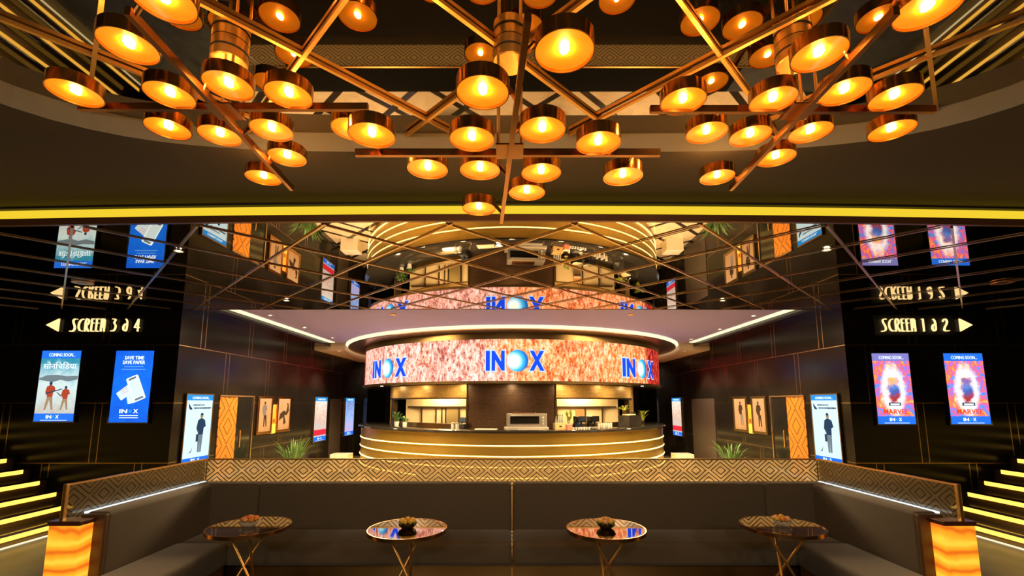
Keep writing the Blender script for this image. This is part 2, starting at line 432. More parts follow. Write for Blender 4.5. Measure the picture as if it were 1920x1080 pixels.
# stroke lettering for the direction signs (unit height, tall narrow deco letters)
STK = {
 'S': (0.42, [[(0.40,0.97),(0.22,1.0),(0.10,0.88),(0.13,0.70),(0.30,0.36),(0.30,0.14),(0.18,0.0),(-0.04,0.0)]]),
 'C': (0.38, [[(0.36,0.98),(0.18,0.92),(0.06,0.70),(0.03,0.45),(0.08,0.18),(0.20,0.03),(0.36,0.02)]]),
 'R': (0.38, [[(0.05,0.0),(0.05,1.0),(0.24,1.0),(0.33,0.85),(0.30,0.62),(0.10,0.42),(0.34,0.0)]]),
 'E': (0.26, [[(0.24,0.99),(0.04,0.99),(0.04,0.01),(0.24,0.01)],[(0.04,0.66),(0.20,0.66)]]),
 'N': (0.36, [[(0.04,0.0),(0.04,0.99),(0.24,0.99),(0.30,0.85),(0.30,0.0)],[(0.18,0.95),(0.18,0.30)]]),
 '1': (0.20, [[(0.02,0.98),(0.10,0.98),(0.10,0.0)]]),
 '2': (0.42, [[(0.04,0.78),(0.10,0.95),(0.24,1.0),(0.36,0.85),(0.33,0.62),(0.10,0.30),(0.04,0.03),(0.40,0.03)]]),
 '3': (0.40, [[(0.04,0.98),(0.33,0.98),(0.16,0.66),(0.34,0.50),(0.34,0.22),(0.22,0.03),(0.02,0.02)]]),
 '4': (0.42, [[(0.30,0.0),(0.30,0.98),(0.03,0.30),(0.40,0.30)]]),
 '&': (0.40, [[(0.20,0.98),(0.34,0.80),(0.33,0.10),(0.20,0.0),(0.06,0.12),(0.05,0.36),(0.16,0.56),(0.33,0.58)]]),
 ' ': (0.26, []),
}
def stroke_text(body, hgt, wdt, sw):
    GAP = 0.13; tot = sum(STK[c][0] for c in body) + GAP*(len(body)-1); sx = wdt/tot; x = 0.0; out = []
    for ch in body:
        a, strokes = STK[ch]; mb = MB()
        if strokes: out.append(mb)
        for st in strokes:
            if ch in 'SC23&' or (ch == 'R' and len(st) > 4):      # round the bends
                for _ in range(2):
                    q = [st[0]]
                    for (a0, b0), (a1, b1) in zip(st, st[1:]): q += [(a0*.75+a1*.25, b0*.75+b1*.25), (a0*.25+a1*.75, b0*.25+b1*.75)]
                    st = q + [st[-1]]
            pts = [Vector(((x+p[0])*sx - wdt/2, 0, (p[1]-0.5)*hgt)) for p in st]
            for i in range(len(pts)-1):
                d = (pts[i+1]-pts[i]).normalized()
                a_, b_ = pts[i]-d*sw*0.3, pts[i+1]+d*sw*0.3; nrm = Vector((-d.z, 0, d.x))*sw/2
                mb.prism([((a_+nrm).x, (a_+nrm).z), ((b_+nrm).x, (b_+nrm).z), ((b_-nrm).x, (b_-nrm).z), ((a_-nrm).x, (a_-nrm).z)], -0.012-0.0003*i, 0.012)
        x += a + GAP
    return out

# ================================================================== THE ROOM
WX, YF, YB, HM = 4.9, 6.7, 17.9, 3.02
XO = 8.8
struct('floor', MB().box(-XO, XO, -3, YF, -0.1, 0), stone)
struct('floor_dark_strip', MB().box(-3.4, 3.4, 4.83, YF, 0.0, 0.004), pbr('black_matt_floor', (0.006, 0.005, 0.004), 0.9, spec=0.1))  # thin matt black sheet over the stone floor behind the sofa
struct('floor_marble', MB().box(-WX, WX, YF, YB, -0.1, 0), marble)
struct('wall_front_left', MB().box(-XO, -WX, YF, YF+0.2, 0, HM+0.1), wall_x)
struct('wall_front_right', MB().box(WX, XO, YF, YF+0.2, 0, HM+0.1), wall_x)
struct('wall_left', MB().box(-WX-0.2, -WX, YF+0.2, YB, 0, HM+0.1), wall_y)
struct('wall_right', MB().box(WX, WX+0.2, YF+0.2, YB, 0, HM+0.1), wall_y)
struct('wall_back', MB().box(-WX, WX, YB, YB+0.2, 0, 3.2), black_matt)
struct('wall_rear', MB().box(-XO, XO, -3.2, -3, 0, 3.4), black_matt)
struct('wall_far_left', MB().box(-XO-0.2, -XO, -3, YF+0.2, 0, 3.4), wall_y)
struct('wall_far_right', MB().box(XO, XO+0.2, -3, YF+0.2, 0, 3.4), wall_y)
for sx, nm in ((-1, 'left'), (1, 'right')):   # return walls at the far end of the corridors
    struct('wall_return_' + nm, MB().box(min(sx*4.9, sx*4.62), max(sx*4.9, sx*4.62), 14.75, 15.0, 0, 2.93), black_gloss)
    struct('baseboard_' + nm, MB().box(min(sx*4.9, sx*4.885), max(sx*4.9, sx*4.885), YF+0.25, 14.75, 0, 0.12), black_gloss)

# curved front edge of the low mirror ceiling
def edgeY(x): return 3.35 + 0.10*min(1.0, (x/4.0)**2)
NX = 48
xs = [-XO + 2*XO*i/NX for i in range(NX+1)]
def slab(z0, z1, front, back):
    mb = MB(); pts = [(x, front(x)) for x in xs] + [(XO, back), (-XO, back)]
    return mb.prism(pts, z0, z1, 'xy')
struct('ceiling_mirror', slab(HM, HM+0.04, edgeY, YF), mirror_low)
def strip(z0, z1, off0, off1):
    mb = MB()
    for i in range(NX):
        a, b = xs[i], xs[i+1]
        P = [(a, edgeY(a)+off0), (b, edgeY(b)+off0), (b, edgeY(b)+off1), (a, edgeY(a)+off1)]
        mb.prism(P, z0, z1, 'xy')
    return mb
struct('trim_fascia', strip(HM-0.008, HM+0.045, -0.03, 0.0), pbr('brown_fascia', (0.22, 0.085, 0.03), 0.35, 0.5))
ox = tag(strip(HM+0.048, HM+0.118, -0.012, 0.0).build('cove_light', cove_led), 'long yellow cove light strip along the front edge of the low mirror ceiling', 'light strip')
struct('trim_cove', strip(HM+0.118, HM+0.14, -0.05, 0.05), black_matt)

# brown soffit with a rounded recess, grey band, mirror recess ceiling
ZB, ZT = 3.15, 3.27
HCX, HCY, HA, HB, HN = 0.0, 0.8, 2.78, 1.80, 4.5
def sup(a):
    c, s = math.cos(a), math.sin(a); r = (abs(c/HA)**HN + abs(s/HB)**HN)**(-1/HN)
    return (HCX + r*c, HCY + r*s)
NA = 128
def soffit_mb(z):
    mb = MB(); inner = []; outer = []
    for i in range(NA):
        a = 2*PI*i/NA; p = sup(a); inner.append(mb.b.verts.new((p[0], p[1], z)))
        # project to outer rectangle
        dx, dy = math.cos(a), math.sin(a); ts = []
        if dx > 1e-6: ts.append(XO/dx)
        if dx < -1e-6: ts.append(-XO/dx)
        if dy > 1e-6: ts.append((3.5-HCY)/dy)
        if dy < -1e-6: ts.append((-3.0-HCY)/dy)
        t = min(ts); X, Y = dx*t, HCY+dy*t
        if Y > 3.3: Y = edgeY(X)
        outer.append(mb.b.verts.new((X, Y, z)))
    for i in range(NA):
        j = (i+1) % NA; mb.b.faces.new((inner[i], outer[i], outer[j], inner[j]))
    return mb
struct('ceiling_soffit', soffit_mb(ZB), brown_c)
mb = MB()
for i in range(NA):
    p, q = sup(2*PI*i/NA), sup(2*PI*(i+1)/NA)
    mb.quad([(p[0], p[1], ZB), (q[0], q[1], ZB), (q[0], q[1], ZT), (p[0], p[1], ZT)])
struct('trim_recess_band', mb, grey_c, smooth=True)
mb = MB(); mb.prism([sup(2*PI*i/NA) for i in range(NA)], ZT, ZT+0.03, 'xy')
struct('ceiling_recess_mirror', mb, mirror_top)
struct('ceiling_upper', MB().box(-XO, XO, -3, 3.6, 3.34, 3.4), black_matt)

# brass trim grid on the mirrors: two families of 45 degree lines
G = 0.69
def inside_hole(x, y): return abs((x-HCX)/HA)**HN + abs((y-HCY)/HB)**HN < 0.985
def clip_line(off, sg, test):
    pts = []
    for k in range(-900, 901):
        s_ = k*0.02; q = 1/math.sqrt(2)
        x = off*q + s_*q*sg*1.0; y = -sg*off*q + s_*q
        # off = x*cos45 - sg*y*sin45
        if test(x, y): pts.append((x, y))
    return (pts[0], pts[-1]) if len(pts) > 4 else None
for fam, sg in ((1, 1), (2, -1)):
    mb = MB(); mb2 = MB()
    for k in range(-14, 15):
        r = clip_line(k*G, sg, lambda x, y: abs(x) < XO-0.05 and edgeY(x)+0.03 < y < YF-0.03)
        if r: mb.bar((*r[0], HM-0.004-0.002*fam), (*r[1], HM-0.004-0.002*fam), 0.016, 0.008)
        r = clip_line(k*G, sg, inside_hole)
        if r: mb2.bar((*r[0], ZT-0.010-0.004*fam), (*r[1], ZT-0.010-0.004*fam), 0.018, 0.018)
    struct('trim_%d' % fam, mb, brass_trim); struct('trim_%d' % (fam+2), mb2, brass)

# lavender ceiling over the bar hall with side coves
struct('ceiling_hall', MB().box(-4.36, 4.36, YF+0.02, 11.3, 3.12, 3.16), lav)
struct('trim_hall_edge', MB().box(-WX, WX, YF-0.02, YF+0.02, HM-0.004, 3.2), bronze)
for sx, nm in ((-1, 'left'), (1, 'right')):
    a, b = sorted((sx*4.50, sx*WX)); struct('ceiling_side_' + nm, MB().box(a, b, YF+0.02, 11.3, 3.02, 3.16), black_gloss)
    a, b = sorted((sx*4.36, sx*4.50)); o = MB().box(a, b, YF+0.03, 11.2, 3.105, 3.118).build('cove_light', white_led)
    tag(o, 'warm white cove light strip along the %s edge of the lavender ceiling' % nm, 'light strip', None)
    struct('trim_cove_' + nm, MB().box(a, b, YF+0.02, 11.3, 3.122, 3.16), black_matt)
mb = MB()
for _sx in (-1, 1):   # two halves that leave the round bar drum free
    _p = [(_sx*WX, 11.3)] + [(_sx*4.52*math.sin(t), 13.1-4.52*math.cos(t)) for t in [math.acos(1.8/4.52) + (PI-math.acos(1.8/4.52))*i/20 for i in range(21)]] + [(0, YB-0.005), (_sx*WX, YB-0.005)]
    mb.prism(_p, 2.93, 3.16, 'xy')
struct('ceiling_back', mb, tan_c)

# ================================================================== CIRCULAR BAR
bar = thing('bar_counter', 'round gold bar counter with three glowing light strips and black granite top', 'bar counter', (0, BARC, 0))
A0, A1 = -1.9, 1.9
mb = MB(); prof = [(3.6, 0.0), (4.00, 0.0), (4.00, 0.19), (4.03, 0.20), (4.03, 0.385), (4.0, 0.39), (4.0, 0.40), (4.05, 0.42), (4.03, 0.425),
    (4.03, 0.585), (4.0, 0.59), (4.0, 0.60), (4.05, 0.62), (4.03, 0.625), (4.03, 0.79), (4.0, 0.795), (4.0, 0.805), (4.05, 0.825), (4.03, 0.83), (4.04, 1.045), (3.6, 1.045)]
mb.lathe(prof, 96, a0=A0, a1=A1); mb.build('counter_front', counter_m, bar, smooth=True)
mb = MB().lathe([(3.2, 1.045), (4.08, 1.045), (4.10, 1.06), (4.10, 1.09), (4.08, 1.10), (3.2, 1.10)], 96, a0=A0, a1=A1)
mb.build('counter_top', granite, bar, smooth=True)
for z in (0.200, 0.402, 0.607, 0.812):
    MB().lathe([(4.03, z-0.009), (4.052, z-0.009), (4.052, z+0.007), (4.03, z+0.007)], 96, a0=A0, a1=A1).build('light_strip', warm_led, bar)
for sx, nm in ((-1, 'left'), (1, 'right')):
    a, b = sorted((sx*4.16, sx*4.62))
    tag(MB().box(a, b, 11.9, 12.3, 0, 0.34, 0.01).build('marble_plinth', pbr('white_marble', (0.85, 0.72, 0.56), 0.25)),
        'low cream marble plinth at the %s end of the round bar' % nm, 'plinth')

# core of the bar: walls with serving windows
core = thing('bar_core', 'round tiled kiosk wall with two lit serving windows behind the bar counter', 'kiosk', (0, BARC, 0))
RC = 3.3
def arc(mb, r0, r1, t0, t1, z0, z1, n=24): return mb.lathe([(r0, z0), (r1, z0), (r1, z1), (r0, z1)], n, a0=t0, a1=t1)
wl = [theta(738, RC), theta(876, RC)]; wr = [theta(1042, RC), theta(1178, RC)]
colL = [theta(706, RC), theta(732, RC)]; colR = [theta(1184, RC), theta(1212, RC)]
ZW0, ZW1, ZC = 1.19, 1.72, 2.04
arc(MB(), RC-0.12, RC, -1.9, colL[0], 1.10, ZC).build('side_wall', black_gloss, core)
arc(MB(), RC-0.12, RC, colR[1], 1.9, 1.10, ZC).build('side_wall', black_gloss, core)
arc(MB(), RC-0.12, RC+0.03, *colL, 1.10, ZC).build('tiled_pier', mosaic_gold, core)
arc(MB(), RC-0.12, RC+0.03, *colR, 1.10, ZC).build('tiled_pier', mosaic_gold, core)
arc(MB(), RC-0.12, RC, wl[1], wr[0], 1.10, ZC, 32).build('tiled_wall', mosaic_brown, core)
for t0, t1, wv in ((colL[1], wl[1], wl), (wr[0], colR[0], wr)):
    arc(MB(), RC-0.10, RC+0.04, t0, t1, ZW1+0.03, ZC-0.01).build('window_header', mosaic_gold, core)
    arc(MB(), RC-0.10, RC+0.01, t0, t1, 1.10, ZW0).build('window_sill', bronze, core)
    fr = MB()
    for t in (wv[0], wv[1]): arc(fr, RC-0.10, RC+0.02, t-0.006, t+0.006, ZW0, ZW1+0.03, 2)
    arc(fr, RC-0.10, RC+0.02, wv[0], wv[1], ZW1, ZW1+0.03)
    fr.build('window_frame', bronze, core)
arc(MB(), 3.05, 3.18, -1.9, 1.9, 0.0, 1.04, 48).build('base_wall', black_matt, core)
# kitchen behind the windows
YK = 11.15; KL = YK-BARC
def kx(px): return onY(px, 775, YK).x
def kz(py): return onY(960, py, YK).z
MB().box(-2.55, 2.55, KL, KL+0.05, 0.0, 2.04).build('kitchen_wall', cream, core)
MB().lathe([(0.1, 2.00), (RC-0.12, 2.00), (RC-0.12, 2.04), (0.1, 2.04)], 48, a0=-1.9, a1=1.9).build('kitchen_ceiling', cream, core)
for px in (738, 791, 818, 829, 836, 861, 1044, 1097, 1129, 1160):
    MB().box(kx(px)-0.014, kx(px)+0.014, KL-0.03, KL, 1.0, kz(764)).build('door_jamb', bronze, core)
MB().box(-2.5, 2.5, KL-0.05, KL, kz(764), kz(764)+0.03).build('kitchen_rail', bronze, core)
MB().box(kx(838), kx(859), KL-0.02, KL, 1.0, kz(768)).build('kitchen_door', pbr('olive_door', (0.30, 0.22, 0.08), 0.4), core)
MB().box(kx(1079), kx(1094), KL-0.03, KL, kz(788), kz(767)).build('menu_board', pbr('wood_board', (0.40, 0.18, 0.06), 0.5), core)
MB().box(kx(1080), kx(1093), KL-0.14, KL-0.03, kz(782), kz(780)).build('kitchen_shelf', steel, core)
for a in (-0.62, 0.0, 0.62):
    p = cyl(a, 2.72, 1.97)
    lamp('kitchen_light', 'AREA', (p[0], p[1]-BARC, 1.97), 32, (1.0, 0.74, 0.40), 0.5, parent=core)

# LED drum
RL = 4.0
led = thing('led_screen', 'large curved video screen in fiery orange above the bar with blue and white lettering', 'screen', (0, BARC, 0))
MB().lathe([(RL-0.1, 2.07), (RL, 2.07), (RL, 2.905), (RL-0.1, 2.905)], 128, a0=-1.9, a1=1.9).build('display', led_wall, led)
MB().lathe([(RL-0.12, 2.02), (RL+0.03, 2.02), (RL+0.03, 2.068), (RL-0.12, 2.068)], 128, a0=-1.9, a1=1.9).build('lower_bezel', bronze, led, smooth=True)
MB().lathe([(RL-0.12, 2.907), (RL+0.01, 2.907), (RL+0.02, 3.035), (RL-0.12, 3.035)], 128, a0=-1.9, a1=1.9).build('upper_bezel', bronze, led, smooth=True)
MB().lathe([(RC-0.1, 2.045), (RL-0.1, 2.045), (RL-0.1, 2.07), (RC-0.1, 2.07)], 96, a0=-1.9, a1=1.9).build('underside', bronze, led, smooth=True)
for k in range(7):  # lamps and glowing discs added here to brighten the tiled headers
    a = -1.05 + 0.35*k; p = cyl(a, 3.68, 2.04)
    lamp('underside_fill_light', 'AREA', (p[0], p[1]-BARC, 2.035), 9, (1.0, 0.72, 0.36), 0.12, parent=led)
    MB().lathe([(0.001, 2.038), (0.035, 2.038), (0.035, 2.046), (0.001, 2.046)], 20, c=(p[0], p[1]-BARC, 0)).build('underside_fill_disc', spot_led, led)
def bend(o, th0, zc, r):
    for v in o.data.vertices:
        t = th0 + v.co.x/r; rr = r - v.co.y
        v.co = (rr*math.sin(t), -rr*math.cos(t), zc + v.co.z)
globe_m = None
def mat_globe():
    t = NT('logo_globe'); v, p = t.obj()
    g = t.n('ShaderNodeTexCoord'); sp = t.n('ShaderNodeSeparateXYZ'); t.t.links.new(g.outputs['Generated'], sp.inputs[0])
    d = t.M('SQRT', t.M('ADD', t.M('POWER', t.M('SUBTRACT', sp.outputs[0], 0.32), 2.0), t.M('POWER', t.M('SUBTRACT', sp.outputs[2], 0.48), 2.0)))
    c = t.ramp(d, [(0.0, (1.0, 0.95, 0.62)), (0.22, (0.75, 0.95, 0.95)), (0.42, (0.06, 0.45, 0.75)), (0.62, (0.01, 0.10, 0.45))])
    e = t.n('ShaderNodeEmission'); t.t.links.new(c, e.inputs[0]); e.inputs[1].default_value = 1.3
    return t.done(e)
globe_m = mat_globe()
led_blue = glow('led_letter_blue', (0.01, 0.06, 0.80), 1.2)
led_edge = glow('led_letter_outline', (0.45, 0.62, 1.0), 1.2)
def inox(th0, zc, width, height, r, side=False):
    k = width/1.22
    lett = [('I', -0.545*k, 0.085*k), ('N', -0.335*k, 0.27*k), ('X', 0.455*k, 0.31*k)]
    for ch, x, wd in lett:
        o = text_obj('letter', ch, wd*1.12+0.02, height*1.06, led_edge, led, thick=0.006, bold=0.07); 
        for v in o.data.vertices: v.co.x += x
        bend(o, th0, zc, r+0.006)
        f = text_obj('letter_face', ch, wd*0.98, height*0.95, led_blue, o, thick=0.006, bold=0.055)
        for v in f.data.vertices: v.co.x += x
        bend(f, th0, zc, r+0.013)
    mb = MB(); n = 32; R2 = height*0.52
    vs = [mb.b.verts.new((0.06*k + R2*0.98*math.cos(2*PI*i/n), -0.002, R2*math.sin(2*PI*i/n))) for i in range(n)]
    mb.b.faces.new(vs); o = mb.build('logo_globe', globe_m, led, norm=False); bend(o, th0, zc, r+0.010)
tc = theta(965, RL)
inox(tc, 2.47, 1.20, 0.42, RL)
tl0, tl1 = theta(697, RL), theta(761, RL); inox((tl0+tl1)/2, 2.40, (tl1-tl0)*RL, 0.42, RL)
tr0, tr1 = theta(1167, RL), theta(1226, RL); inox((tr0+tr1)/2, 2.40, (tr1-tr0)*RL, 0.42, RL)

# bronze ring soffit with glowing edge
ring = thing('ring_soffit', 'round bronze ceiling ring with glowing white rim above the video screen', 'ceiling ring', (0, BARC, 0))
MB().lathe([(RL-0.4, 3.035), (4.42, 3.035), (4.44, 3.05), (4.40, 3.06), (RL-0.4, 3.06)], 128).build('soffit_panel', pbr('bronze_soffit', (0.30, 0.21, 0.13), 0.25, 0.8), ring, smooth=True)
MB().lathe([(4.36, 3.062), (4.43, 3.062), (4.50, 3.112), (4.40, 3.112)], 128).build('light_strip', white_led, ring)

# ================================================================== CHANDELIERS
lens_t = NT('amber_lamp_glass'); _v, _p = lens_t.obj()
_g = lens_t.n('ShaderNodeBsdfGlossy'); _g.inputs[0].default_value = (1, 0.9, 0.75, 1); _g.inputs[1].default_value = 0.05
_tr = lens_t.n('ShaderNodeBsdfTransparent'); _tr.inputs[0].default_value = (1.0, 0.82, 0.50, 1)
_mx = lens_t.n('ShaderNodeMixShader'); _mx.inputs[0].default_value = 0.10
lens_t.t.links.new(_tr.outputs[0], _mx.inputs[1]); lens_t.t.links.new(_g.outputs[0], _mx.inputs[2])
lens_m = lens_t.done(_mx)
def mat_plate():
    t = NT('glowing_amber_plate'); v, p = t.obj()
    a = t.M('ARCTAN2', p[1], p[0])
    n = t.noise(v, 18, 3, 0.5, 0.5)
    wv = t.M('MULTIPLY_ADD', t.M('SINE', t.M('MULTIPLY', a, 3.0)), 0.12, t.M('MULTIPLY', n, 0.7))
    c = t.mix(wv, (1.0, 0.31, 0.010), (1.0, 0.44, 0.04))
    return t.done(t.bsdf(c, 0.4, 0.35, em=c, es=0.75))
plate_m = mat_plate()
LR, LH = 0.0965, 0.052
def make_lamp(parent):
    mb = MB(); mb.lathe([(LR-0.004, -LH/2), (LR, -LH/2), (LR, LH/2), (LR-0.004, LH/2)], 40)
    lamp_o = mb.build('lamp_drum', pbr('lamp_brass', (0.88, 0.43, 0.12), 0.19, 1.0), parent, smooth=True)
    MB().lathe([(0.0005, -0.008), (LR-0.005, -0.016), (LR-0.005, 0.016), (0.0005, 0.008)], 32).build('reflector_plate', plate_m, lamp_o, smooth=True)
    for sz in (-1, 1):
        b = MB().ball((0, 0, sz*0.016), 0.015, 2, (1.0, 1.5, 0.42)); b.build('bulb', bulb_m, lamp_o, smooth=True)
        MB().disc((0, 0, sz*(LH/2-0.004)), LR-0.005, 32, sz < 0).build('glass_disc', lens_m, lamp_o, norm=False)
    return lamp_o
CH = {
 'left':   (-1.285, 1.90, 2.94, 2.97, [(141,176),(241,88),(318,180),(428,162),(541,180),(315,242),(412,255),(509,245),(538,296),(494,334),(306,2),(660,243)],
            [((148,208),(690,208)), ((240,10),(548,348))]),
 'centre': (-0.01, 1.90, 2.75, 2.78, [(1058,98),(905,175),(885,262),(1017,245),(1122,270),(697,255),(802,318),(900,320),(1015,325),(1168,332),(988,362),(898,392)],
            [((660,284),(1232,303)), ((990,20),(940,410))]),
 'right':  (1.285, 1.90, 2.94, 2.97, [(1281,191),(1450,189),(1584,173),(1678,184),(1325,250),(1407,256),(1520,249),(1672,246),(1455,297),(1345,333),(1536,104),(1740,18)],
            [((1217,217),(1760,208)), ((1680,10),(1370,348))]),
}
proto = None
WH = {'left': 'left brass chandelier of disc lamps hanging under the mirrored ceiling recess', 'centre': 'middle brass chandelier of disc lamps, hung lowest of the three',
      'right': 'right brass chandelier of disc lamps hanging under the mirrored ceiling recess'}
for nm, (cx, cy_, zb, zl, lamps, bars) in CH.items():
    ch = thing('chandelier', WH[nm], 'chandelier', (cx, cy_, zb), 0, 'chandeliers in the ceiling recess')
    zc = ZT - zb
    cm = MB().lathe([(0.001, zc-0.10), (0.072, zc-0.10), (0.076, zc-0.095), (0.076, zc-0.002), (0.001, zc-0.002)], 36)
    cm.build('canopy', brass, ch, smooth=True)
    MB().lathe([(0.0765, zc-0.055), (0.079, zc-0.055), (0.079, zc-0.047), (0.0765, zc-0.047)], 36).build('canopy_band', black_matt, ch)
    for dx, dy in ((0.05, 0.05), (-0.05, 0.05), (0.05, -0.05), (-0.05, -0.05)):
        MB().tube((dx, dy, 0.0), (dx, dy, zc-0.09), 0.0065, 10).build('suspension_rod', brass, ch, smooth=True)
    segs = []
    for i, (p, q) in enumerate(bars):
        P, Q = onz(*p, zb), onz(*q, zb)
        if i == 0: P.y = Q.y = (P.y+Q.y)/2
        dz = 0.018 if i == 0 else -0.018
        P -= Vector((cx, cy_, zb)); Q -= Vector((cx, cy_, zb)); P.z = Q.z = dz
        MB().bar(P, Q, 0.020, 0.032).build('cross_bar', copper, ch); segs.append((P, Q))
    MB().box(-0.06, 0.06, -0.06, 0.06, -0.004, 0.004, 0.001).build('hub_plate', copper, ch)
    for (x, y) in lamps:
        L = onz(x, y, zl-LH/2) - Vector((cx, cy_, zb))
        if proto is None: proto = make_lamp(ch); lo = proto
        else:
            lo = proto.copy(); C.objects.link(lo); lo.parent = ch
            for g in [o for o in S.objects if o.parent == proto]:
                d = g.copy(); C.objects.link(d); d.parent = lo
        lo.location = (L.x, L.y, zl-zb)
        best = None
        for (P, Q) in segs:
            d = Q-P; t = max(0.02, min(0.98, (Vector((L.x, L.y, P.z))-P).dot(d)/d.dot(d))); q = P+d*t
            dd = (Vector((L.x, L.y, P.z))-q).length
            if best is None or dd < best[0]: best = (dd, q)
        q = best[1]; v = Vector((q.x-L.x, q.y-L.y, 0)); 
        if v.length > LR:
            e = Vector((L.x, L.y, zl-zb)) + v.normalized()*(LR-0.002)
            MB().tube(e, (q.x, q.y, q.z), 0.010, 10).build('lamp_stem', copper, ch, smooth=True)
        else:
            MB().tube((q.x, q.y, q.z), (q.x, q.y, zl-zb-LH/2 if q.z < zl-zb else zl-zb+LH/2), 0.008, 10).build('lamp_stem', copper, ch, smooth=True)

# ================================================================== DOWNLIGHTS
def downlight(x, y, z, label, lit=True, r=0.045, energy=0, spot=1.7, emitm=None):
    t = thing('downlight', label, 'downlight', (x, y, z), 0, 'small round ceiling downlights')
    MB().lathe([(r*0.55, -0.003), (r*0.9, -0.010), (r, -0.008), (r, 0.0), (r*0.55, 0.0)], 28).build('trim_ring', brass if not lit else white_c, t, smooth=True)
    MB().disc((0, 0, -0.002), r*0.56, 24, True).build('lens', (emitm or spot_led) if lit else bronze, t, norm=False)
    if energy: lamp('spot_beam', 'SPOT', (0, 0, -0.03), energy, (1.0, 0.74, 0.42), 0.04, parent=t, spot=spot)
    return t
for (x, y, w_) in ((335, 470, 'left'), (1550, 468, 'right'), (537, 563, 'back left'), (1355, 563, 'back right'), (935, 460, 'middle')):
    p = onz(x, y, HM-0.012); downlight(p.x, p.y, HM-0.010, 'small lit downlight at the %s of the low mirror ceiling' % w_, r=0.04)
for (x, y, w_) in ((155, 530, 'left'), (1880, 530, 'right')):
    p = onz(x, y, HM-0.012); downlight(p.x, p.y, HM-0.010, 'unlit round brass fitting on a trim line at the far %s of the mirror ceiling' % w_, lit=False, r=0.10)
for i, (x, y) in enumerate(((507, 591), (571, 614), (623, 633), (1413, 592), (1350, 617), (1296, 636))):
    p = onz(x, y, 3.115); sd = 'left' if x < 960 else 'right'; od = ('nearest', 'middle', 'farthest')[i % 3]
    downlight(p.x, p.y, 3.118, '%s of three lit downlights in the %s of the lavender ceiling' % (od, sd), energy=260)
for (x, sd) in ((-4.35, 'left'), (4.35, 'right')):
    downlight(x, 11.5, 2.93, 'lit downlight in the tan ceiling at the %s of the video screen' % sd, energy=200)
for sd, X in (('left', -2.0), ('right', 2.0)):
    downlight(X, 7.6, 3.118, 'dim recessed downlight in the lavender ceiling before the bar, %s one' % sd, lit=False, r=0.05, energy=0)
for sx, nm in ((-1, 'left'), (1, 'right')):  # fill lamps without fixtures, added to brighten the marble floor
    lamp('hall_fill_light', 'AREA', (sx*2.4, 8.6, 3.09), 290, (1.0, 0.70, 0.36), 0.5, size_y=1.5)

for x_, wh in ((-2.6, 'left'), (0.0, 'middle'), (2.6, 'right')):  # unseen fill lamps added behind the camera to brighten the sofa
    t = downlight(x_, -2.3, ZB, 'added unseen fill downlight above the lounge behind the viewpoint, %s one' % wh, r=0.06)
    lamp('lounge_fill_light', 'AREA', (0, 0, -0.05), 42, (1.0, 0.80, 0.55), 0.5, rot=(math.radians(50), 0, 0), parent=t)
# ================================================================== SOFA
sofa = thing('corner_sofa', 'long U-shaped taupe upholstered banquette sofa facing the camera', 'sofa', (0, 4.5, 0))
def sb(name, x0, x1, y0, y1, z0, z1, m, bev=0.03):
    return MB().box(x0, x1, y0-4.5, y1-4.5, z0, z1, bev, 4).build(name, m, sofa, smooth=True)
for x0, x1 in ((-3.06, -2.44), (-2.435, -0.008), (0.008, 2.435), (2.44, 3.06)):
    sb('backrest', x0, x1, 4.56, 4.74, 0.40, 0.87, fabric)
for x0, x1 in ((-2.885, -0.004), (0.004, 2.885)): sb('seat_cushion', x0, x1, 4.155, 4.60, 0.25, 0.45, fabric, 0.04)
for sx in (-1, 1):
    a, b = sorted((sx*3.06, sx*2.89)); sb('backrest', a, b, 3.42, 4.58, 0.40, 0.87, fabric)
    a, b = sorted((sx*2.90, sx*2.45)); sb('seat_cushion', a, b, 3.32, 4.16, 0.25, 0.45, fabric, 0.04)
    a, b = sorted((sx*3.055, sx*2.50)); sb('plinth', a, b, 3.42, 4.20, 0.0, 0.25, bronze, 0.004)
    a, b = sorted((sx*3.06, sx*2.88)); sb('end_panel', a, b, 3.385, 3.418, 0.0, 0.86, pbr('brown_leather', (0.10, 0.05, 0.02), 0.4), 0.008)
    a, b = sorted((sx*3.085, sx*3.065)); MB().box(a, b, 3.44-4.5, 4.74-4.5, 0.855, 0.868).build('light_strip', cool_gleam, sofa)  # glowing strip stands in for the posters' reflection at the side glass
sb('plinth', -3.055, 3.055, 4.30, 4.74, 0.0, 0.25, pbr('brass_plinth', (0.45, 0.25, 0.08), 0.3, 0.9), 0.004)
sb('centre_strip', -0.006, 0.006, 4.545, 4.70, 0.44, 0.82, brass, 0.001)
MB().box(-0.008, 0.008, -0.352, -0.344, 0.0, 0.25).build('centre_strip', brass, sofa)

# fret glass screens behind the sofa
def screen(label, x0, x1, y0, y1, m):
    t = thing('glass_screen', label, 'glass screen', ((x0+x1)/2, (y0+y1)/2, 0), 0, 'etched glass screens round the sofa')
    ox_, oy = (x0+x1)/2, (y0+y1)/2
    MB().box(x0-ox_, x1-ox_, y0-oy, y1-oy, 0.02, 1.068).build('glass_panel', m, t)
    a = 0.004
    MB().box(x0-ox_-a, x1-ox_+a, y0-oy-a, y1-oy+a, 1.068, 1.080).build('top_rail', brass, t)
    MB().box(x0-ox_-a, x1-ox_+a, y0-oy-a, y1-oy+a, 0.0, 0.02).build('floor_channel', bronze, t)
    return t
screen('wide etched glass screen with black diamond fretwork behind the sofa back', -3.105, 3.105, 4.80, 4.812, fret_x)
tl = screen('left etched glass side screen with black diamond fretwork', -3.13, -3.118, 3.34, 4.80, fret_y)
tr = screen('right etched glass side screen with black diamond fretwork', 3.118, 3.13, 3.34, 4.80, fret_y)
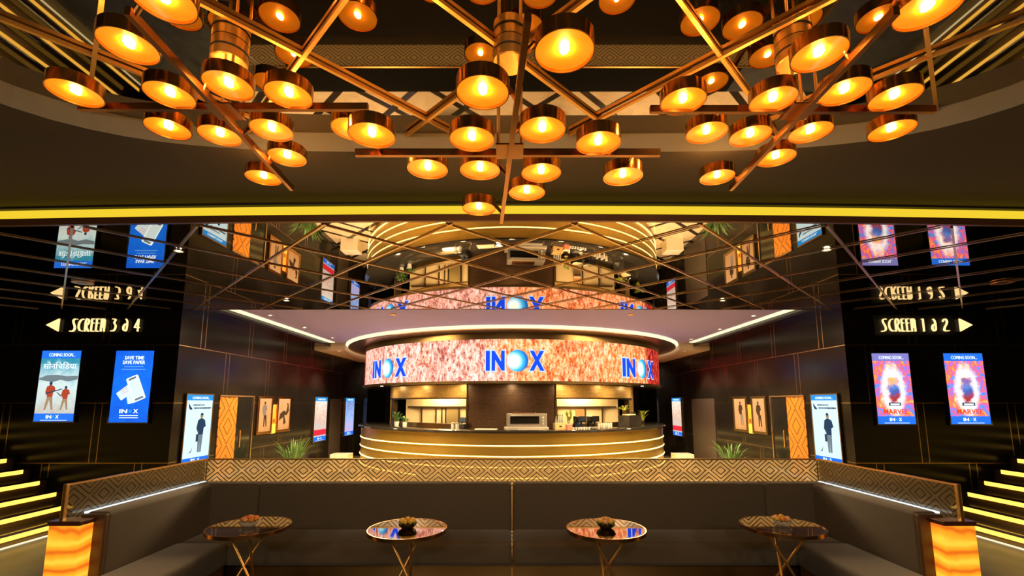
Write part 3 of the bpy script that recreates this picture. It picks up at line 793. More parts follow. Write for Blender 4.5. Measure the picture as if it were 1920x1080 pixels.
for t in (tl, tr): MB().box(-0.012, 0.012, -0.76, -0.735, 0.0, 1.082, 0.002).build('end_post', brass, t)

# onyx columns
for sx, nm in ((-1, 'left'), (1, 'right')):
    t = thing('onyx_column', 'glowing orange onyx lamp column with dark cap at the %s end of the sofa' % nm, 'lamp', (sx*3.05, 3.315, 0))
    MB().box(-0.105, 0.105, -0.055, 0.055, 0.0, 0.815, 0.004).build('onyx_body', onyx, t)
    MB().box(-0.113, 0.113, -0.062, 0.062, 0.815, 0.845, 0.004).build('cap', pbr('walnut_cap', (0.10, 0.03, 0.012), 0.3), t)

# ================================================================== TABLES WITH FLOWERS
table_top_m = pbr('smoked_mirror_top', (0.42, 0.36, 0.30), 0.03, 1.0)
def make_table():
    t = thing('side_table', '', 'table')
    MB().lathe([(0.001, 0.718), (0.276, 0.718), (0.278, 0.720), (0.278, 0.737), (0.276, 0.739), (0.001, 0.739)], 56).build('table_top', table_top_m, t, smooth=True)
    MB().lathe([(0.2785, 0.714), (0.286, 0.714), (0.286, 0.740), (0.2785, 0.740)], 56).build('edge_band', copper, t, smooth=True)
    for k in range(3):
        a = 0.9 + k*2*PI/3
        MB().tube((0.17*math.cos(a), 0.17*math.sin(a), 0.718), (0.30*math.cos(a+2.85), 0.30*math.sin(a+2.85), 0.006), 0.0095, 12).build('leg', brass, t, smooth=True)
    return t
def rose(mb, c, r, rnd):
    mb.ball(c, r*0.62, 2)
    for k in range(3):
        for i in range(5):
            a = i*2*PI/5 + k*0.6 + rnd.random()*0.3; el = 0.15 + 0.38*k
            d = Vector((math.cos(a)*math.cos(el), math.sin(a)*math.cos(el), math.sin(el)))
            q = d.to_track_quat('Z', 'Y').to_matrix().to_4x4()
            m = Matrix.Translation(Vector(c)+d*r*(0.62-0.08*k)) @ q @ Matrix.Diagonal((0.60, 0.60, 0.24, 1))
            bmesh.ops.create_icosphere(mb.b, subdivisions=1, radius=r*0.8, matrix=m)
glassy = pbr('clear_bowl_glass', (0.9, 0.85, 0.8), 0.05, 0.0, alpha=0.35)
dark_bowl = pbr('dark_brass_bowl', (0.10, 0.07, 0.03), 0.3, 0.8)
def make_bowl(cols, bm, seed):
    rnd = random.Random(seed); t = thing('flower_bowl', '', 'flower bowl')
    MB().lathe([(0.001, 0.001), (0.04, 0.001), (0.062, 0.018), (0.070, 0.038), (0.066, 0.038), (0.058, 0.02), (0.037, 0.006), (0.001, 0.006)], 32).build('bowl', bm, t, smooth=True)
    for i in range(8):
        a = i*2*PI/7; rr = 0.045 if i < 7 else 0
        mb = MB(); rose(mb, (rr*math.cos(a), rr*math.sin(a), 0.050 + (0.014 if i == 7 else 0)), 0.024, rnd)
        mb.build('rose', cols[i % len(cols)], t, smooth=True)
    mb = MB()
    for i in range(12):
        a = i*PI/6; mb.blade((0.04*math.cos(a), 0.04*math.sin(a), 0.035), (0.078*math.cos(a), 0.078*math.sin(a), 0.036), 0.02, 0.006, 3)
    mb.build('leaves', leaf, t)
    return t
orange_p = pbr('orange_petals', (0.85, 0.26, 0.03), 0.5); yellow_p = pbr('yellow_petals', (0.85, 0.52, 0.06), 0.5); peach_p = pbr('peach_petals', (0.85, 0.45, 0.22), 0.5)
TB = [((468, 985), 'leftmost small round table with a dark glossy top in front of the sofa', 'clear bowl of orange roses on the leftmost round table', [orange_p, orange_p, peach_p], glassy, 0.15),
      ((764, 989), 'second small round table from the left, its top mirroring the screen', 'dark bowl of yellow roses on the second table from the left', [yellow_p], dark_bowl, 0.0),
      ((1136, 989), 'third small round table from the left, its top mirroring the screen', 'dark bowl of yellow and cream roses on the third table from the left', [yellow_p, peach_p], dark_bowl, 0.9),
      ((1466, 984), 'rightmost small round table with a dark glossy top in front of the sofa', 'clear bowl of peach and orange roses on the rightmost round table', [peach_p, yellow_p, orange_p], glassy, 0.5)]
tp = None
for i, (px, lab, lab2, cols, bm, rz) in enumerate(TB):
    if tp is None: tp = make_table(); t = tp
    else: t = plain_copy(tp)
    p = onz(px[0], px[1]+1, 0.739); t.location = (p.x, p.y, 0); t.rotation_euler = (0, 0, rz)
    t['label'] = lab; t['category'] = 'table'; t['group'] = 'round tables in front of the sofa'
    b = make_bowl(cols, bm, i); b.location = (p.x, p.y, 0.740); b['label'] = lab2; b['group'] = 'flower bowls on the tables'

# dark round coffee tables standing in the hall behind the sofa
cp = None
for i, px in enumerate((470, 630, 822, 1062, 1288, 1450)):
    if cp is None:
        cp = thing('coffee_table', '', 'table')
        MB().lathe([(0.001, 0.46), (0.36, 0.46), (0.36, 0.49), (0.001, 0.49)], 40).build('table_top', black_gloss, cp, smooth=True)
        MB().lathe([(0.001, 0.0), (0.2, 0.0), (0.2, 0.02), (0.03, 0.04), (0.03, 0.46), (0.001, 0.46)], 28).build('pedestal', bronze, cp, smooth=True)
        t = cp
    else: t = plain_copy(cp)
    p = onz(px, 889, 0.49); t.location = (p.x, p.y, 0); t['category'] = 'table'; t['group'] = 'low round black tables behind the glass screen'
    t['label'] = 'low round black table behind the glass screen, %s from the left' % ('first', 'second', 'third', 'fourth', 'fifth', 'sixth')[i]

# ================================================================== STAIRS
def stairs(sx, nm):
    t = thing('staircase', 'dark staircase with glowing gold strips under each step rising to the %s' % nm, 'staircase', (sx*5.8, 4.5, 0))
    for k in range(1, 10):
        x0 = 0.25*(k-1); x1 = 2.97 if k == 9 else 0.25*k+0.03
        z = 0.15*k
        X = sorted((sx*(x0-0.02), sx*x1)); MB().box(X[0], X[1], -2.2, 2.17, z-0.03, z, 0.003).build('step_tread', granite, t)
        X = sorted((sx*(x0+0.015), sx*(x0+0.03))); MB().box(X[0], X[1], -2.2, 2.17, z-0.15, z-0.03).build('step_riser', pbr('dark_gold_riser', (0.16, 0.10, 0.025), 0.35, 0.6), t)
        X = sorted((sx*(x0-0.012), sx*(x0+0.012))); MB().box(X[0], X[1], -2.1, 2.05, z-0.085, z-0.032).build('light_strip', step_led, t)
    X = sorted((sx*-0.045, sx*-0.022)); MB().box(X[0], X[1], -2.1, 2.1, 0.0, 0.012).build('floor_light_strip', white_led, t)
    return t
stairs(-1, 'left'); stairs(1, 'right')

# ================================================================== SIGNS AND SCREENS
def sign(label, txt, tx, ax, arrow, backing):
    p0, p1 = onY(tx[0], 610, YF), onY(tx[1], 610, YF); zc = onY((tx[0]+tx[1])/2, 610, YF).z
    wdt = p1.x-p0.x; c = (p0.x+p1.x)/2; hgt = 0.185
    t = thing('direction_sign', label, 'sign', (c, YF-0.03, zc))
    for mb in stroke_text(txt, hgt, wdt, 0.0115): mb.build('letter', sign_glow, t)
    a0, a1 = onY(ax[0], 610, YF).x-c, onY(ax[1], 610, YF).x-c
    if arrow < 0: pts = [(a0, 0), (a1, 0.095), (a1, -0.095)]
    else: pts = [(a0, 0.095), (a1, 0), (a0, -0.095)]
    MB().prism(pts, -0.012, 0.012).build('arrow', sign_glow, t)
    if backing: MB().box(-wdt/2-0.10, wdt/2+0.10, 0.014, 0.028, -0.15, 0.15).build('backing', black_matt, t)
    else:
        mb = MB(); 
        for xx in (-wdt*0.4, 0, wdt*0.4): mb.tube((xx, 0.012, 0), (xx, 0.03, 0), 0.006, 8)
        mb.build('standoffs', bronze, t)
sign('glowing warm white sign reading SCREEN 3 & 4 with an arrow to the left', 'SCREEN 3 & 4', (138, 265), (91, 114), -1, False)
sign('glowing warm white sign reading SCREEN 1 & 2 with an arrow to the right', 'SCREEN 1 & 2', (1650, 1774), (1796, 1819), 1, True)

def screen_unit(name, label, cat, loc, rz, wd, hg, body_m, group=None):
    t = thing(name, label, cat, loc, rz, group); e = 0.018
    fr = MB()
    fr.box(-wd/2-e, wd/2+e, -0.035, -0.002, hg/2, hg/2+e); fr.box(-wd/2-e, wd/2+e, -0.035, -0.002, -hg/2-e, -hg/2)
    fr.box(-wd/2-e, -wd/2, -0.035, -0.002, -hg/2, hg/2); fr.box(wd/2, wd/2+e, -0.035, -0.002, -hg/2, hg/2)
    fr.build('frame', bronze if rz else black_gloss, t)
    MB().box(-wd/2, wd/2, -0.028, -0.004, -hg/2, hg/2).build('display', body_m, t)
    return t
def panel(t, name, x0, x1, z0, z1, m, y=-0.030): return MB().box(x0, x1, y, y+0.002, z0, z1).build(name, m, t)
def flat(t, name, pts, m, y=-0.032): return MB().prism(pts, y, y+0.002).build(name, m, t)
def inox_text(t, z, wd, hg, m=scr_white, x=0.0):
    text_obj('logo_letters', 'IN', wd*0.42, hg, m, t, (x-wd*0.29, -0.036, z), 0.003, 0.02)
    text_obj('logo_letters', 'X', wd*0.26, hg, m, t, (x+wd*0.37, -0.036, z), 0.003, 0.02)
    mb = MB(); n = 20; mb.prism([(x+wd*0.075+hg*0.42*math.cos(2*PI*i/n), z+hg*0.42*math.sin(2*PI*i/n)) for i in range(n)], -0.038, -0.035); mb.build('logo_dot', scr_cyan if m is scr_white else m, t)
def header(t, wd, hg, hh, txt='COMING SOON...', m=None):
    panel(t, 'header_band', -wd/2, wd/2, hg/2-hh, hg/2, m or scr_blue)
    text_obj('header_text', txt, wd*0.66, hh*0.42, scr_white, t, (0.02*wd, -0.034, hg/2-hh*0.55), 0.003, 0.0)
def footer(t, wd, hg, fh, m=None):
    panel(t, 'footer_band', -wd/2, wd/2, -hg/2, -hg/2+fh, m or scr_blue)
    inox_text(t, -hg/2+fh*0.58, wd*0.32, fh*0.42, x=-0.03*wd)
    panel(t, 'footer_line', -wd*0.33, wd*0.33, -hg/2+fh*0.10, -hg/2+fh*0.18, scr_pale, -0.032)
def person_pts(x, z, h, stance=0.16):
    """front silhouette of a standing person, foot centre x,z"""
    s = h
    return dict(
      head=[(x+0.055*s*math.cos(2*PI*i/14), z+0.93*s+0.065*s*math.sin(2*PI*i/14)) for i in range(14)],
      body=[(x-0.03*s, z+0.87*s), (x-0.13*s, z+0.82*s), (x-0.17*s, z+0.62*s), (x-0.11*s, z+0.50*s), (x-0.11*s, z+0.62*s), (x-0.09*s, z+0.45*s), (x+0.10*s, z+0.45*s), (x+0.11*s, z+0.62*s), (x+0.19*s, z+0.66*s), (x+0.14*s, z+0.82*s), (x+0.03*s, z+0.87*s)],
      legs=[(x-0.09*s, z+0.46*s), (x-stance*s, z), (x-(stance-0.06)*s, z), (x, z+0.36*s), (x+(stance-0.06)*s, z), (x+stance*s, z), (x+0.10*s, z+0.46*s)])
# poster wall screens, left pair
def wall_unit(px0, px1, py0, py1): 
    a, b = onY(px0, (py0+py1)/2, YF), onY(px1, (py0+py1)/2, YF); top, bot = onY((px0+px1)/2, py0, YF).z, onY((px0+px1)/2, py1, YF).z
    return (a.x+b.x)/2, (top+bot)/2, b.x-a.x, top-bot
cxp, czp, wd, hg = wall_unit(75, 149, 658, 790)
sky = mat_scr('desert_poster_picture', [(0.0, (0.50, 0.42, 0.34)), (0.25, (0.55, 0.62, 0.58)), (0.5, (0.62, 0.74, 0.72)), (0.66, (0.40, 0.62, 0.66)), (0.85, (0.04, 0.28, 0.40)), (1.0, (0.02, 0.22, 0.36))], 7, 1.0, 0.95)
t = screen_unit('digital_poster', 'lit film poster screen with two standing figures in red, leftmost on the wall', 'screen', (cxp, YF, czp), 0, wd, hg, sky, 'digital posters on the front walls')
header(t, wd, hg, hg*0.11, 'COMING SOON...'); footer(t, wd, hg, hg*0.11)
flat(t, 'hills', [(-wd*0.49, hg*0.11), (-wd*0.40, hg*0.125), (-wd*0.30, hg*0.15), (-wd*0.05, hg*0.155), (wd*0.2, hg*0.135), (wd*0.48, hg*0.14), (wd*0.48, hg*0.09), (wd*0.25, hg*0.06), (wd*0.05, hg*0.085), (-wd*0.15, hg*0.05), (-wd*0.49, hg*0.085)], scr_grey, -0.031)
text_obj('title', 'सोनिचिडया', wd*0.84, hg*0.10, scr_white, t, (0.0, -0.034, hg*0.29), 0.003, 0.0)
for x, h_ in ((-0.17*wd, hg*0.40), (0.22*wd, hg*0.34)):
    P = person_pts(x, -hg*0.34, h_)
    flat(t, 'figure_legs', P['legs'], scr_skin); flat(t, 'figure_body', P['body'], scr_red, -0.033); flat(t, 'figure_head', P['head'], scr_navy, -0.034)
    flat(t, 'figure_rifle', [(x-0.10*wd, -hg*0.34+h_*0.55), (x+0.30*wd if x < 0 else x-0.22*wd, -hg*0.34+h_*0.72), (x+0.30*wd if x < 0 else x-0.22*wd, -hg*0.34+h_*0.75), (x-0.10*wd, -hg*0.34+h_*0.60)], scr_navy, -0.036)
cxp, czp, wd, hg = wall_unit(214, 286, 658, 792)
blue_bg = mat_scr('blue_ticket_poster_ground', [(0.0, (0.01, 0.05, 0.55)), (0.5, (0.01, 0.16, 0.82)), (1.0, (0.01, 0.06, 0.60))], 6, 1.0, 0.4)
t = screen_unit('digital_poster', 'lit blue poster screen with a white phone and tickets, second on the left wall', 'screen', (cxp, YF, czp), 0, wd, hg, blue_bg, 'digital posters on the front walls')
text_obj('headline', 'SAVE TIME', wd*0.50, hg*0.05, scr_white, t, (0, -0.034, hg*0.40), 0.003, 0.012)
text_obj('headline', 'SAVE PAPER', wd*0.58, hg*0.05, scr_white, t, (0, -0.034, hg*0.335), 0.003, 0.012)
for z, w2 in ((0.275, 0.50), (0.235, 0.62)): panel(t, 'small_print', -wd*w2/2, wd*w2/2, hg*z-0.006, hg*z+0.008, glow('screen_soft_blue', (0.10, 0.32, 0.85), 1.0))
def rot(pts, a, cx_, cz_): 
    c, s = math.cos(a), math.sin(a); return [(cx_+x*c-z*s, cz_+x*s+z*c) for x, z in pts]
def rrect(w_, h_): return [(-w_/2, -h_*0.46), (-w_*0.42, -h_/2), (w_*0.42, -h_/2), (w_/2, -h_*0.46), (w_/2, h_*0.46), (w_*0.42, h_/2), (-w_*0.42, h_/2), (-w_/2, h_*0.46)]
flat(t, 'paper_ticket', rot(rrect(wd*0.24, hg*0.26), -0.9, -wd*0.12, -hg*0.07), scr_pale, -0.032)
flat(t, 'paper_ticket', rot(rrect(wd*0.20, hg*0.20), 0.25, wd*0.0, -hg*0.14), scr_pale, -0.033)
flat(t, 'phone', rot(rrect(wd*0.32, hg*0.36), 0.42, wd*0.12, -hg*0.03), scr_white, -0.035)
flat(t, 'phone_face', rot(rrect(wd*0.26, hg*0.25), 0.42, wd*0.12, -hg*0.03), scr_pale, -0.036)
flat(t, 'phone_top', rot([(-wd*0.10, hg*0.135), (wd*0.10, hg*0.135), (wd*0.10, hg*0.165), (-wd*0.10, hg*0.165)], 0.42, wd*0.12, -hg*0.03), scr_grey, -0.037)
flat(t, 'phone_base', rot([(-wd*0.11, -hg*0.165), (wd*0.11, -hg*0.165), (wd*0.11, -hg*0.135), (-wd*0.11, -hg*0.135)], 0.42, wd*0.12, -hg*0.03), scr_grey, -0.037)
for i in range(3): flat(t, 'ticket_print', rot([(-wd*0.09, i*0.03), (wd*0.09, i*0.03), (wd*0.09, i*0.03+0.010), (-wd*0.09, i*0.03+0.010)], 0.55, -wd*0.13, -hg*0.09), glow('screen_faint_red', (0.7, 0.45, 0.55), 1.0), -0.0345)
inox_text(t, -hg*0.345, wd*0.48, hg*0.055)
for z in (-0.405, -0.435): panel(t, 'small_print', -wd*0.24, wd*0.24, hg*z-0.005, hg*z+0.005, scr_white)
# right pair
for i, (a, b) in enumerate(((1637, 1707), (1772, 1846))):
    cxp, czp, wd, hg = wall_unit(a, b, 663, 795)
    m = mat_poster('fiery_film_poster_%d' % i, 3.1, (1.0, 0.45, 0.08) if i == 0 else (0.25, 0.12, 0.3))
    t = screen_unit('digital_poster', ('lit colourful film poster screen with violet header on the right wall', 'lit colourful film poster screen with blue header, rightmost on the wall')[i],
        'screen', (cxp, YF, czp), 0, wd, hg, m, 'digital posters on the front walls')
    header(t, wd, hg, hg*0.11, 'COMING SOON...', glow('screen_violet', (0.22, 0.20, 0.55), 1.0) if i == 0 else None)
    footer(t, wd, hg, hg*0.11)
    text_obj('title', 'MARVEL', wd*0.66, hg*0.07, glow('screen_title_red', (0.85, 0.07, 0.01), 1.0), t, (0.0, -0.034, -hg*0.325), 0.003, 0.02)
    panel(t, 'title_plate', -wd*0.16, wd*0.16, -hg*0.245, -hg*0.20, scr_navy)
    panel(t, 'title_plate_print', -wd*0.12, wd*0.12, -hg*0.235, -hg*0.213, scr_white, -0.032)

def side_unit(sx, y0, y1, z0, z1):
    return (sx*WX, (y0+y1)/2, (z0+z1)/2), (PI/2 if sx < 0 else -PI/2), y1-y0, z1-z0
# tall pale posters nearest the corner
pale = mat_scr('pale_blue_poster_ground', [(0.0, (0.52, 0.72, 0.80)), (0.5, (0.62, 0.80, 0.86)), (1.0, (0.70, 0.84, 0.86))], 2, 1.05, 0.3)
for sx, nm in ((-1, 'left'), (1, 'right')):
    loc, rz, wd, hg = side_unit(sx, 6.93, 7.53, 0.74, 1.765)
    t = screen_unit('digital_poster', 'tall pale blue poster screen of a standing man, %s side wall' % nm, 'screen', loc, rz, wd, hg, pale, 'tall poster screens on the side walls')
    header(t, wd, hg, hg*0.085, 'COMING SOON...', scr_cyan); footer(t, wd, hg, hg*0.07)
    rnd = random.Random(5)
    for row, (x0, x1, z) in enumerate(((-0.26, 0.14, 0.345), (-0.22, 0.40, 0.300))):
        mb = MB(); x = x0
        while x < x1:
            w_ = rnd.uniform(0.03, 0.05); hh = rnd.uniform(0.016, 0.026)
            mb.box(x*wd, (x+w_)*wd, -0.033, -0.031, hg*z-hh*0.5, hg*z+hh*0.5); x += w_+0.012
        mb.build('title_script', scr_grey if row == 0 else scr_navy, t)
    flat(t, 'title_mark', [(-0.42*wd, hg*0.375), (-0.36*wd, hg*0.33), (-0.28*wd, hg*0.29), (-0.30*wd, hg*0.275), (-0.38*wd, hg*0.285), (-0.42*wd, hg*0.33)], scr_navy)
    P = person_pts(0.10*wd, -hg*0.36, hg*0.58, 0.07)
    flat(t, 'figure_legs', P['legs'], scr_grey); flat(t, 'figure_body', P['body'], scr_navy, -0.033); flat(t, 'figure_head', P['head'], scr_skin, -0.034)
    flat(t, 'figure_hair', [(p[0], p[1]+0.012) for p in P['head'] if p[1] > -hg*0.36+0.93*hg*0.58-0.005], scr_navy, -0.036)
    flat(t, 'figure_bag', [(-0.06*wd, -hg*0.20), (0.02*wd, -hg*0.20), (0.02*wd, -hg*0.09), (-0.06*wd, -hg*0.09)], scr_navy, -0.034)
    flat(t, 'paper_bird', [(-0.30*wd, -hg*0.36), (-0.22*wd, -hg*0.33), (-0.16*wd, -hg*0.28), (-0.20*wd, -hg*0.35)], scr_grey)
# small screens further down the corridors
mix_m = mat_scr('crowded_poster_picture', [(0.1, (0.20, 0.22, 0.28)), (0.35, (0.50, 0.60, 0.62)), (0.5, (0.75, 0.45, 0.32)), (0.62, (0.85, 0.75, 0.62)), (0.9, (0.55, 0.70, 0.85))], 14, 1.0, 0.3)
vio_m = mat_scr('violet_poster_picture', [(0.1, (0.75, 0.30, 0.22)), (0.35, (0.55, 0.42, 0.70)), (0.5, (0.30, 0.45, 0.85)), (0.7, (0.15, 0.20, 0.45)), (0.9, (0.60, 0.55, 0.90))], 10, 1.0, 0.3)
def small(sx, y0, y1, m, label, red=True):
    loc, rz, wd, hg = side_unit(sx, y0, y1, 0.68, 1.775)
    t = screen_unit('digital_poster', label, 'screen', loc, rz, wd, hg, m, 'small poster screens far down the side walls')
    header(t, wd, hg, hg*0.09, 'COMING SOON...', scr_cyan)
    if red: panel(t, 'title_band', -wd/2, wd/2, -hg*0.37, -hg*0.24, glow('screen_crimson', (0.75, 0.03, 0.05), 1.0))
    footer(t, wd, hg, hg*0.10)
small(-1, 11.45, 12.2, mix_m, 'poster screen with crowded picture and red band far down the left wall')
small(-1, 13.55, 14.3, vio_m, 'lit violet and blue poster screen at the far end of the left wall', False)
small(1, 13.35, 14.1, mix_m, 'narrow lit poster screen with red band at the far end of the right wall')
# framed warm pictures and plaque
pic_m = mat_scr('warm_fashion_picture', [(0.1, (0.60, 0.20, 0.03)), (0.4, (0.85, 0.38, 0.12)), (0.8, (0.95, 0.50, 0.20))], 4, 0.92, 0.5)
dark_fig = glow('picture_dark_brown', (0.14, 0.06, 0.02), 0.8)
for sx, nm in ((-1, 'left'), (1, 'right')):
    for j, (y0, y1) in enumerate(((8.93, 9.38), (9.66, 10.16))):
        loc, rz, wd, hg = side_unit(sx, y0, y1, 1.08, 1.72)
        t = thing('framed_picture', 'brass framed glowing fashion picture, %s one on the %s side wall' % (('nearer', 'farther')[j], nm), 'picture', loc, rz, 'framed pictures on the side walls')
        e = 0.05; fr = MB()
        fr.box(-wd/2-e, wd/2+e, -0.04, -0.001, hg/2, hg/2+e, 0.004); fr.box(-wd/2-e, wd/2+e, -0.04, -0.001, -hg/2-e, -hg/2, 0.004)
        fr.box(-wd/2-e, -wd/2, -0.04, -0.001, -hg/2, hg/2, 0.004); fr.box(wd/2, wd/2+e, -0.04, -0.001, -hg/2, hg/2, 0.004)
        fr.build('frame', bronze if sx > 0 else copper, t)
        MB().box(-wd/2, wd/2, -0.025, -0.004, -hg/2, hg/2).build('picture', pic_m, t)
        k = 1 if j == 0 else -1
        if sx < 0 and j == 1:
            flat(t, 'figure_silhouette', [(-wd*0.40, -hg*0.20), (-wd*0.30, hg*0.02), (0, hg*0.12), (wd*0.20, hg*0.06), (wd*0.30, hg*0.28), (wd*0.22, hg*0.34), (wd*0.36, hg*0.36), (wd*0.44, hg*0.10), (wd*0.25, -hg*0.04), (wd*0.05, -hg*0.04), (wd*0.22, -hg*0.30), (0, -hg*0.34), (-wd*0.02, -hg*0.10)], dark_fig, -0.028)
        else:
            P = person_pts(-0.04*wd*k, -hg*0.36, hg*0.78, 0.12)
            flat(t, 'figure_legs', [(p[0]*1.0+0.1*wd*(1-(p[1]+hg*0.36)/hg), p[1]) for p in P['legs']], dark_fig if j == 0 else scr_skin, -0.027); flat(t, 'figure_body', P['body'], dark_fig if (sx > 0) else scr_skin, -0.029); flat(t, 'figure_head', P['head'], dark_fig, -0.031)
    loc, rz, wd, hg = side_unit(sx, 9.44, 9.60, 1.02, 1.60)
    t = thing('wall_plaque', 'narrow orange and gold plaque between the framed pictures on the %s wall' % nm, 'plaque', loc, rz)
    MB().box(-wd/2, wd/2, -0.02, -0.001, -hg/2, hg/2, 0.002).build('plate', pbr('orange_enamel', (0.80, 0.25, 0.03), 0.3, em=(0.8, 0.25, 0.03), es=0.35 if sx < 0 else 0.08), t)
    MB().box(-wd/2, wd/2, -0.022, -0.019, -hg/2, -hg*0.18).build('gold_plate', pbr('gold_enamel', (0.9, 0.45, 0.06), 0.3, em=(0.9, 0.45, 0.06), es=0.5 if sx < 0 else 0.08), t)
    MB().box(-wd*0.22, -wd*0.06, -0.024, -0.019, -hg*0.14, hg*0.0).build('symbol', bronze, t); MB().box(wd*0.06, wd*0.22, -0.024, -0.019, -hg*0.14, hg*0.0).build('symbol', bronze, t)
    # doorway with glowing fretwork jamb
    y0, y1 = 7.74, 8.72
    d = struct('door_%d' % (1 if sx < 0 else 2), MB().box(*sorted((sx*WX, sx*(WX-0.012))), 8.24, y1, 0, 1.74), black_gloss)
    MB().box(*sorted((sx*(WX-0.012), sx*(WX-0.03))), 8.36, 8.38, 0.85, 1.15, 0.003).build('door_handle', brass, d)
    f = tag(MB().box(*sorted((sx*(WX-0.001), sx*(WX-0.015))), y0, 8.24, 0, 1.74).build('fretwork_panel', fretpanel), 'backlit amber fretwork panel beside the doorway in the %s side wall' % nm, 'wall panel')
    fr = MB(); fr.box(*sorted((sx*WX, sx*(WX-0.03))), y1, y1+0.03, 0, 1.77); fr.box(*sorted((sx*WX, sx*(WX-0.03))), y0-0.02, y1, 1.745, 1.77)
    struct('trim_doorframe_' + nm, fr, brass_trim)
# far doors
struct('door_3', MB().box(-WX, -WX+0.012, 12.5, 13.3, 0, 1.74), pbr('brown_door', (0.05, 0.035, 0.03), 0.35))
struct('door_4', MB().box(WX-0.012, WX, 11.2, 12.6, 0, 1.74), pbr('brown_door', (0.05, 0.035, 0.03), 0.35))

# ================================================================== PLANTS
def grass_plant(x, y, label, h, n, seed):
    rnd = random.Random(seed); t = thing('potted_grass', label, 'plant', (x, y, 0))
    MB().lathe([(0.001, 0), (0.13, 0), (0.17, 0.34), (0.155, 0.34), (0.15, 0.30), (0.001, 0.30)], 28).build('pot', black_gloss, t, smooth=True)
    MB().disc((0, 0, 0.305), 0.148, 24).build('soil', soil, t)
    mb = MB()
    for i in range(n):
        a = rnd.random()*2*PI; r = rnd.uniform(0.08, 0.42); hh = h*rnd.uniform(0.6, 1.0)
        mb.blade((0.06*math.cos(a), 0.06*math.sin(a), 0.30), (r*math.cos(a), r*math.sin(a), hh), 0.018, 0.12, 6)
    o = mb.build('foliage', leaf, t); return t
grass_plant(-4.35, 9.35, 'spiky green grass plant in a black pot by the left side wall', 0.98, 90, 1)
grass_plant(4.35, 9.35, 'spiky green grass plant in a black pot by the right side wall', 0.92, 80, 2)

# ================================================================== BAR EQUIPMENT
CT = 1.10
def at_bar(px, r): 
    th = theta(px, r); p = cyl(th, r, CT); return p, th
def counter_thing(name, label, cat, px, r, group=None):
    p, th = at_bar(px, r); return thing(name, label, cat, p, th, group), th
# oven
t, th = counter_thing('pizza_oven', 'wide stainless steel oven with black glass door on the middle of the bar', 'oven', 987, 3.58)
w2 = 0.40
MB().box(-w2, w2, -0.16, 0.2, 0.05, 0.32, 0.008).build('body', steel, t)
MB().box(-w2+0.05, w2-0.16, -0.175, -0.16, 0.12, 0.27, 0.004).build('door_glass', black_gloss, t)
MB().tube((-w2+0.08, -0.20, 0.285), (w2-0.18, -0.20, 0.285), 0.008).build('handle', steel, t)
for z in (0.12, 0.18, 0.24): MB().tube((w2-0.08, -0.16, z), (w2-0.08, -0.18, z), 0.017).build('knob', white_c, t)
MB().box(-w2-0.05, w2+0.03, -0.2, 0.2, 0.0, 0.05, 0.004).build('base_tray', pbr('pale_stainless', (0.85, 0.78, 0.66), 0.3, 0.5), t)
MB().box(-0.30, 0.18, -0.1, 0.1, 0.32, 0.345, 0.004).build('top_tray', copper, t)
# kiosk monitor / till left
t, th = counter_thing('till', 'dark till with small screen near the left serving window', 'till', 866, 3.5)
MB().box(-0.09, 0.09, -0.08, 0.08, 0, 0.10, 0.01).build('cash_drawer', black_matt, t)
MB().box(-0.07, 0.07, 0.0, 0.02, 0.12, 0.24, 0.004, mat=Matrix.Rotation(-0.25, 4, 'X')).build('monitor', pbr('till_screen', (0.03, 0.05, 0.08), 0.2), t)
MB().tube((0, 0.02, 0.09), (0, 0.02, 0.16), 0.012).build('stand', black_matt, t)
# glass dispenser
for px, lab in ((850, 'clear glass jar with metal lid on the counter left of the till'), (858, 'small clear glass jar on the counter just beside the till')):
    t, th = counter_thing('glass_jar', lab, 'jar', px, 3.85, 'glass jars on the left of the bar')
    MB().lathe([(0.001, 0), (0.035, 0), (0.038, 0.09), (0.030, 0.12), (0.001, 0.12)], 20).build('jar', pbr('frosted_glass', (0.75, 0.7, 0.6), 0.1, alpha=0.6), t, smooth=True)
    MB().lathe([(0.001, 0.12), (0.033, 0.12), (0.033, 0.14), (0.001, 0.145)], 20).build('lid', steel, t, smooth=True)
# serving tray
t, th = counter_thing('serving_tray', 'flat cream tray on the counter left of the oven', 'tray', 912, 3.75)
MB().box(-0.22, 0.22, -0.1, 0.1, 0.0, 0.02, 0.005).build('tray', pbr('cream_tray', (0.9, 0.78, 0.55), 0.3), t)
t, th = counter_thing('serving_tray', 'low pale steel tray on the counter right in front of the oven', 'tray', 1000, 3.88)
MB().box(-0.30, 0.22, -0.06, 0.06, 0.0, 0.016, 0.005).build('tray', steel, t)
# wooden box and red box
t, th = counter_thing('wooden_crate', 'small light wooden crate on the bar right of the oven', 'crate', 1048, 3.72)
mb = MB(); mb.box(-0.11, 0.11, -0.08, -0.065, 0, 0.13); mb.box(-0.11, 0.11, 0.065, 0.08, 0, 0.13); mb.box(-0.11, -0.095, -0.065, 0.065, 0, 0.13); mb.box(0.095, 0.11, -0.065, 0.065, 0, 0.13); mb.box(-0.095, 0.095, -0.065, 0.065, 0, 0.01)
mb.build('crate_body', pbr('light_wood', (0.75, 0.48, 0.2), 0.5), t)
MB().box(-0.025, 0.025, -0.084, -0.08, 0.05, 0.08).build('crate_label', black_matt, t)
t, th = counter_thing('card_box', 'salmon pink card box in front of the wooden crate on the bar', 'box', 1066, 3.93)
MB().box(-0.055, 0.055, -0.05, 0.05, 0, 0.10, 0.004).build('box_body', pbr('salmon_card', (0.75, 0.25, 0.16), 0.6), t)
MB().box(-0.058, 0.058, -0.053, 0.053, 0.10, 0.115, 0.003).build('lid', pbr('salmon_lid', (0.85, 0.4, 0.28), 0.6), t)
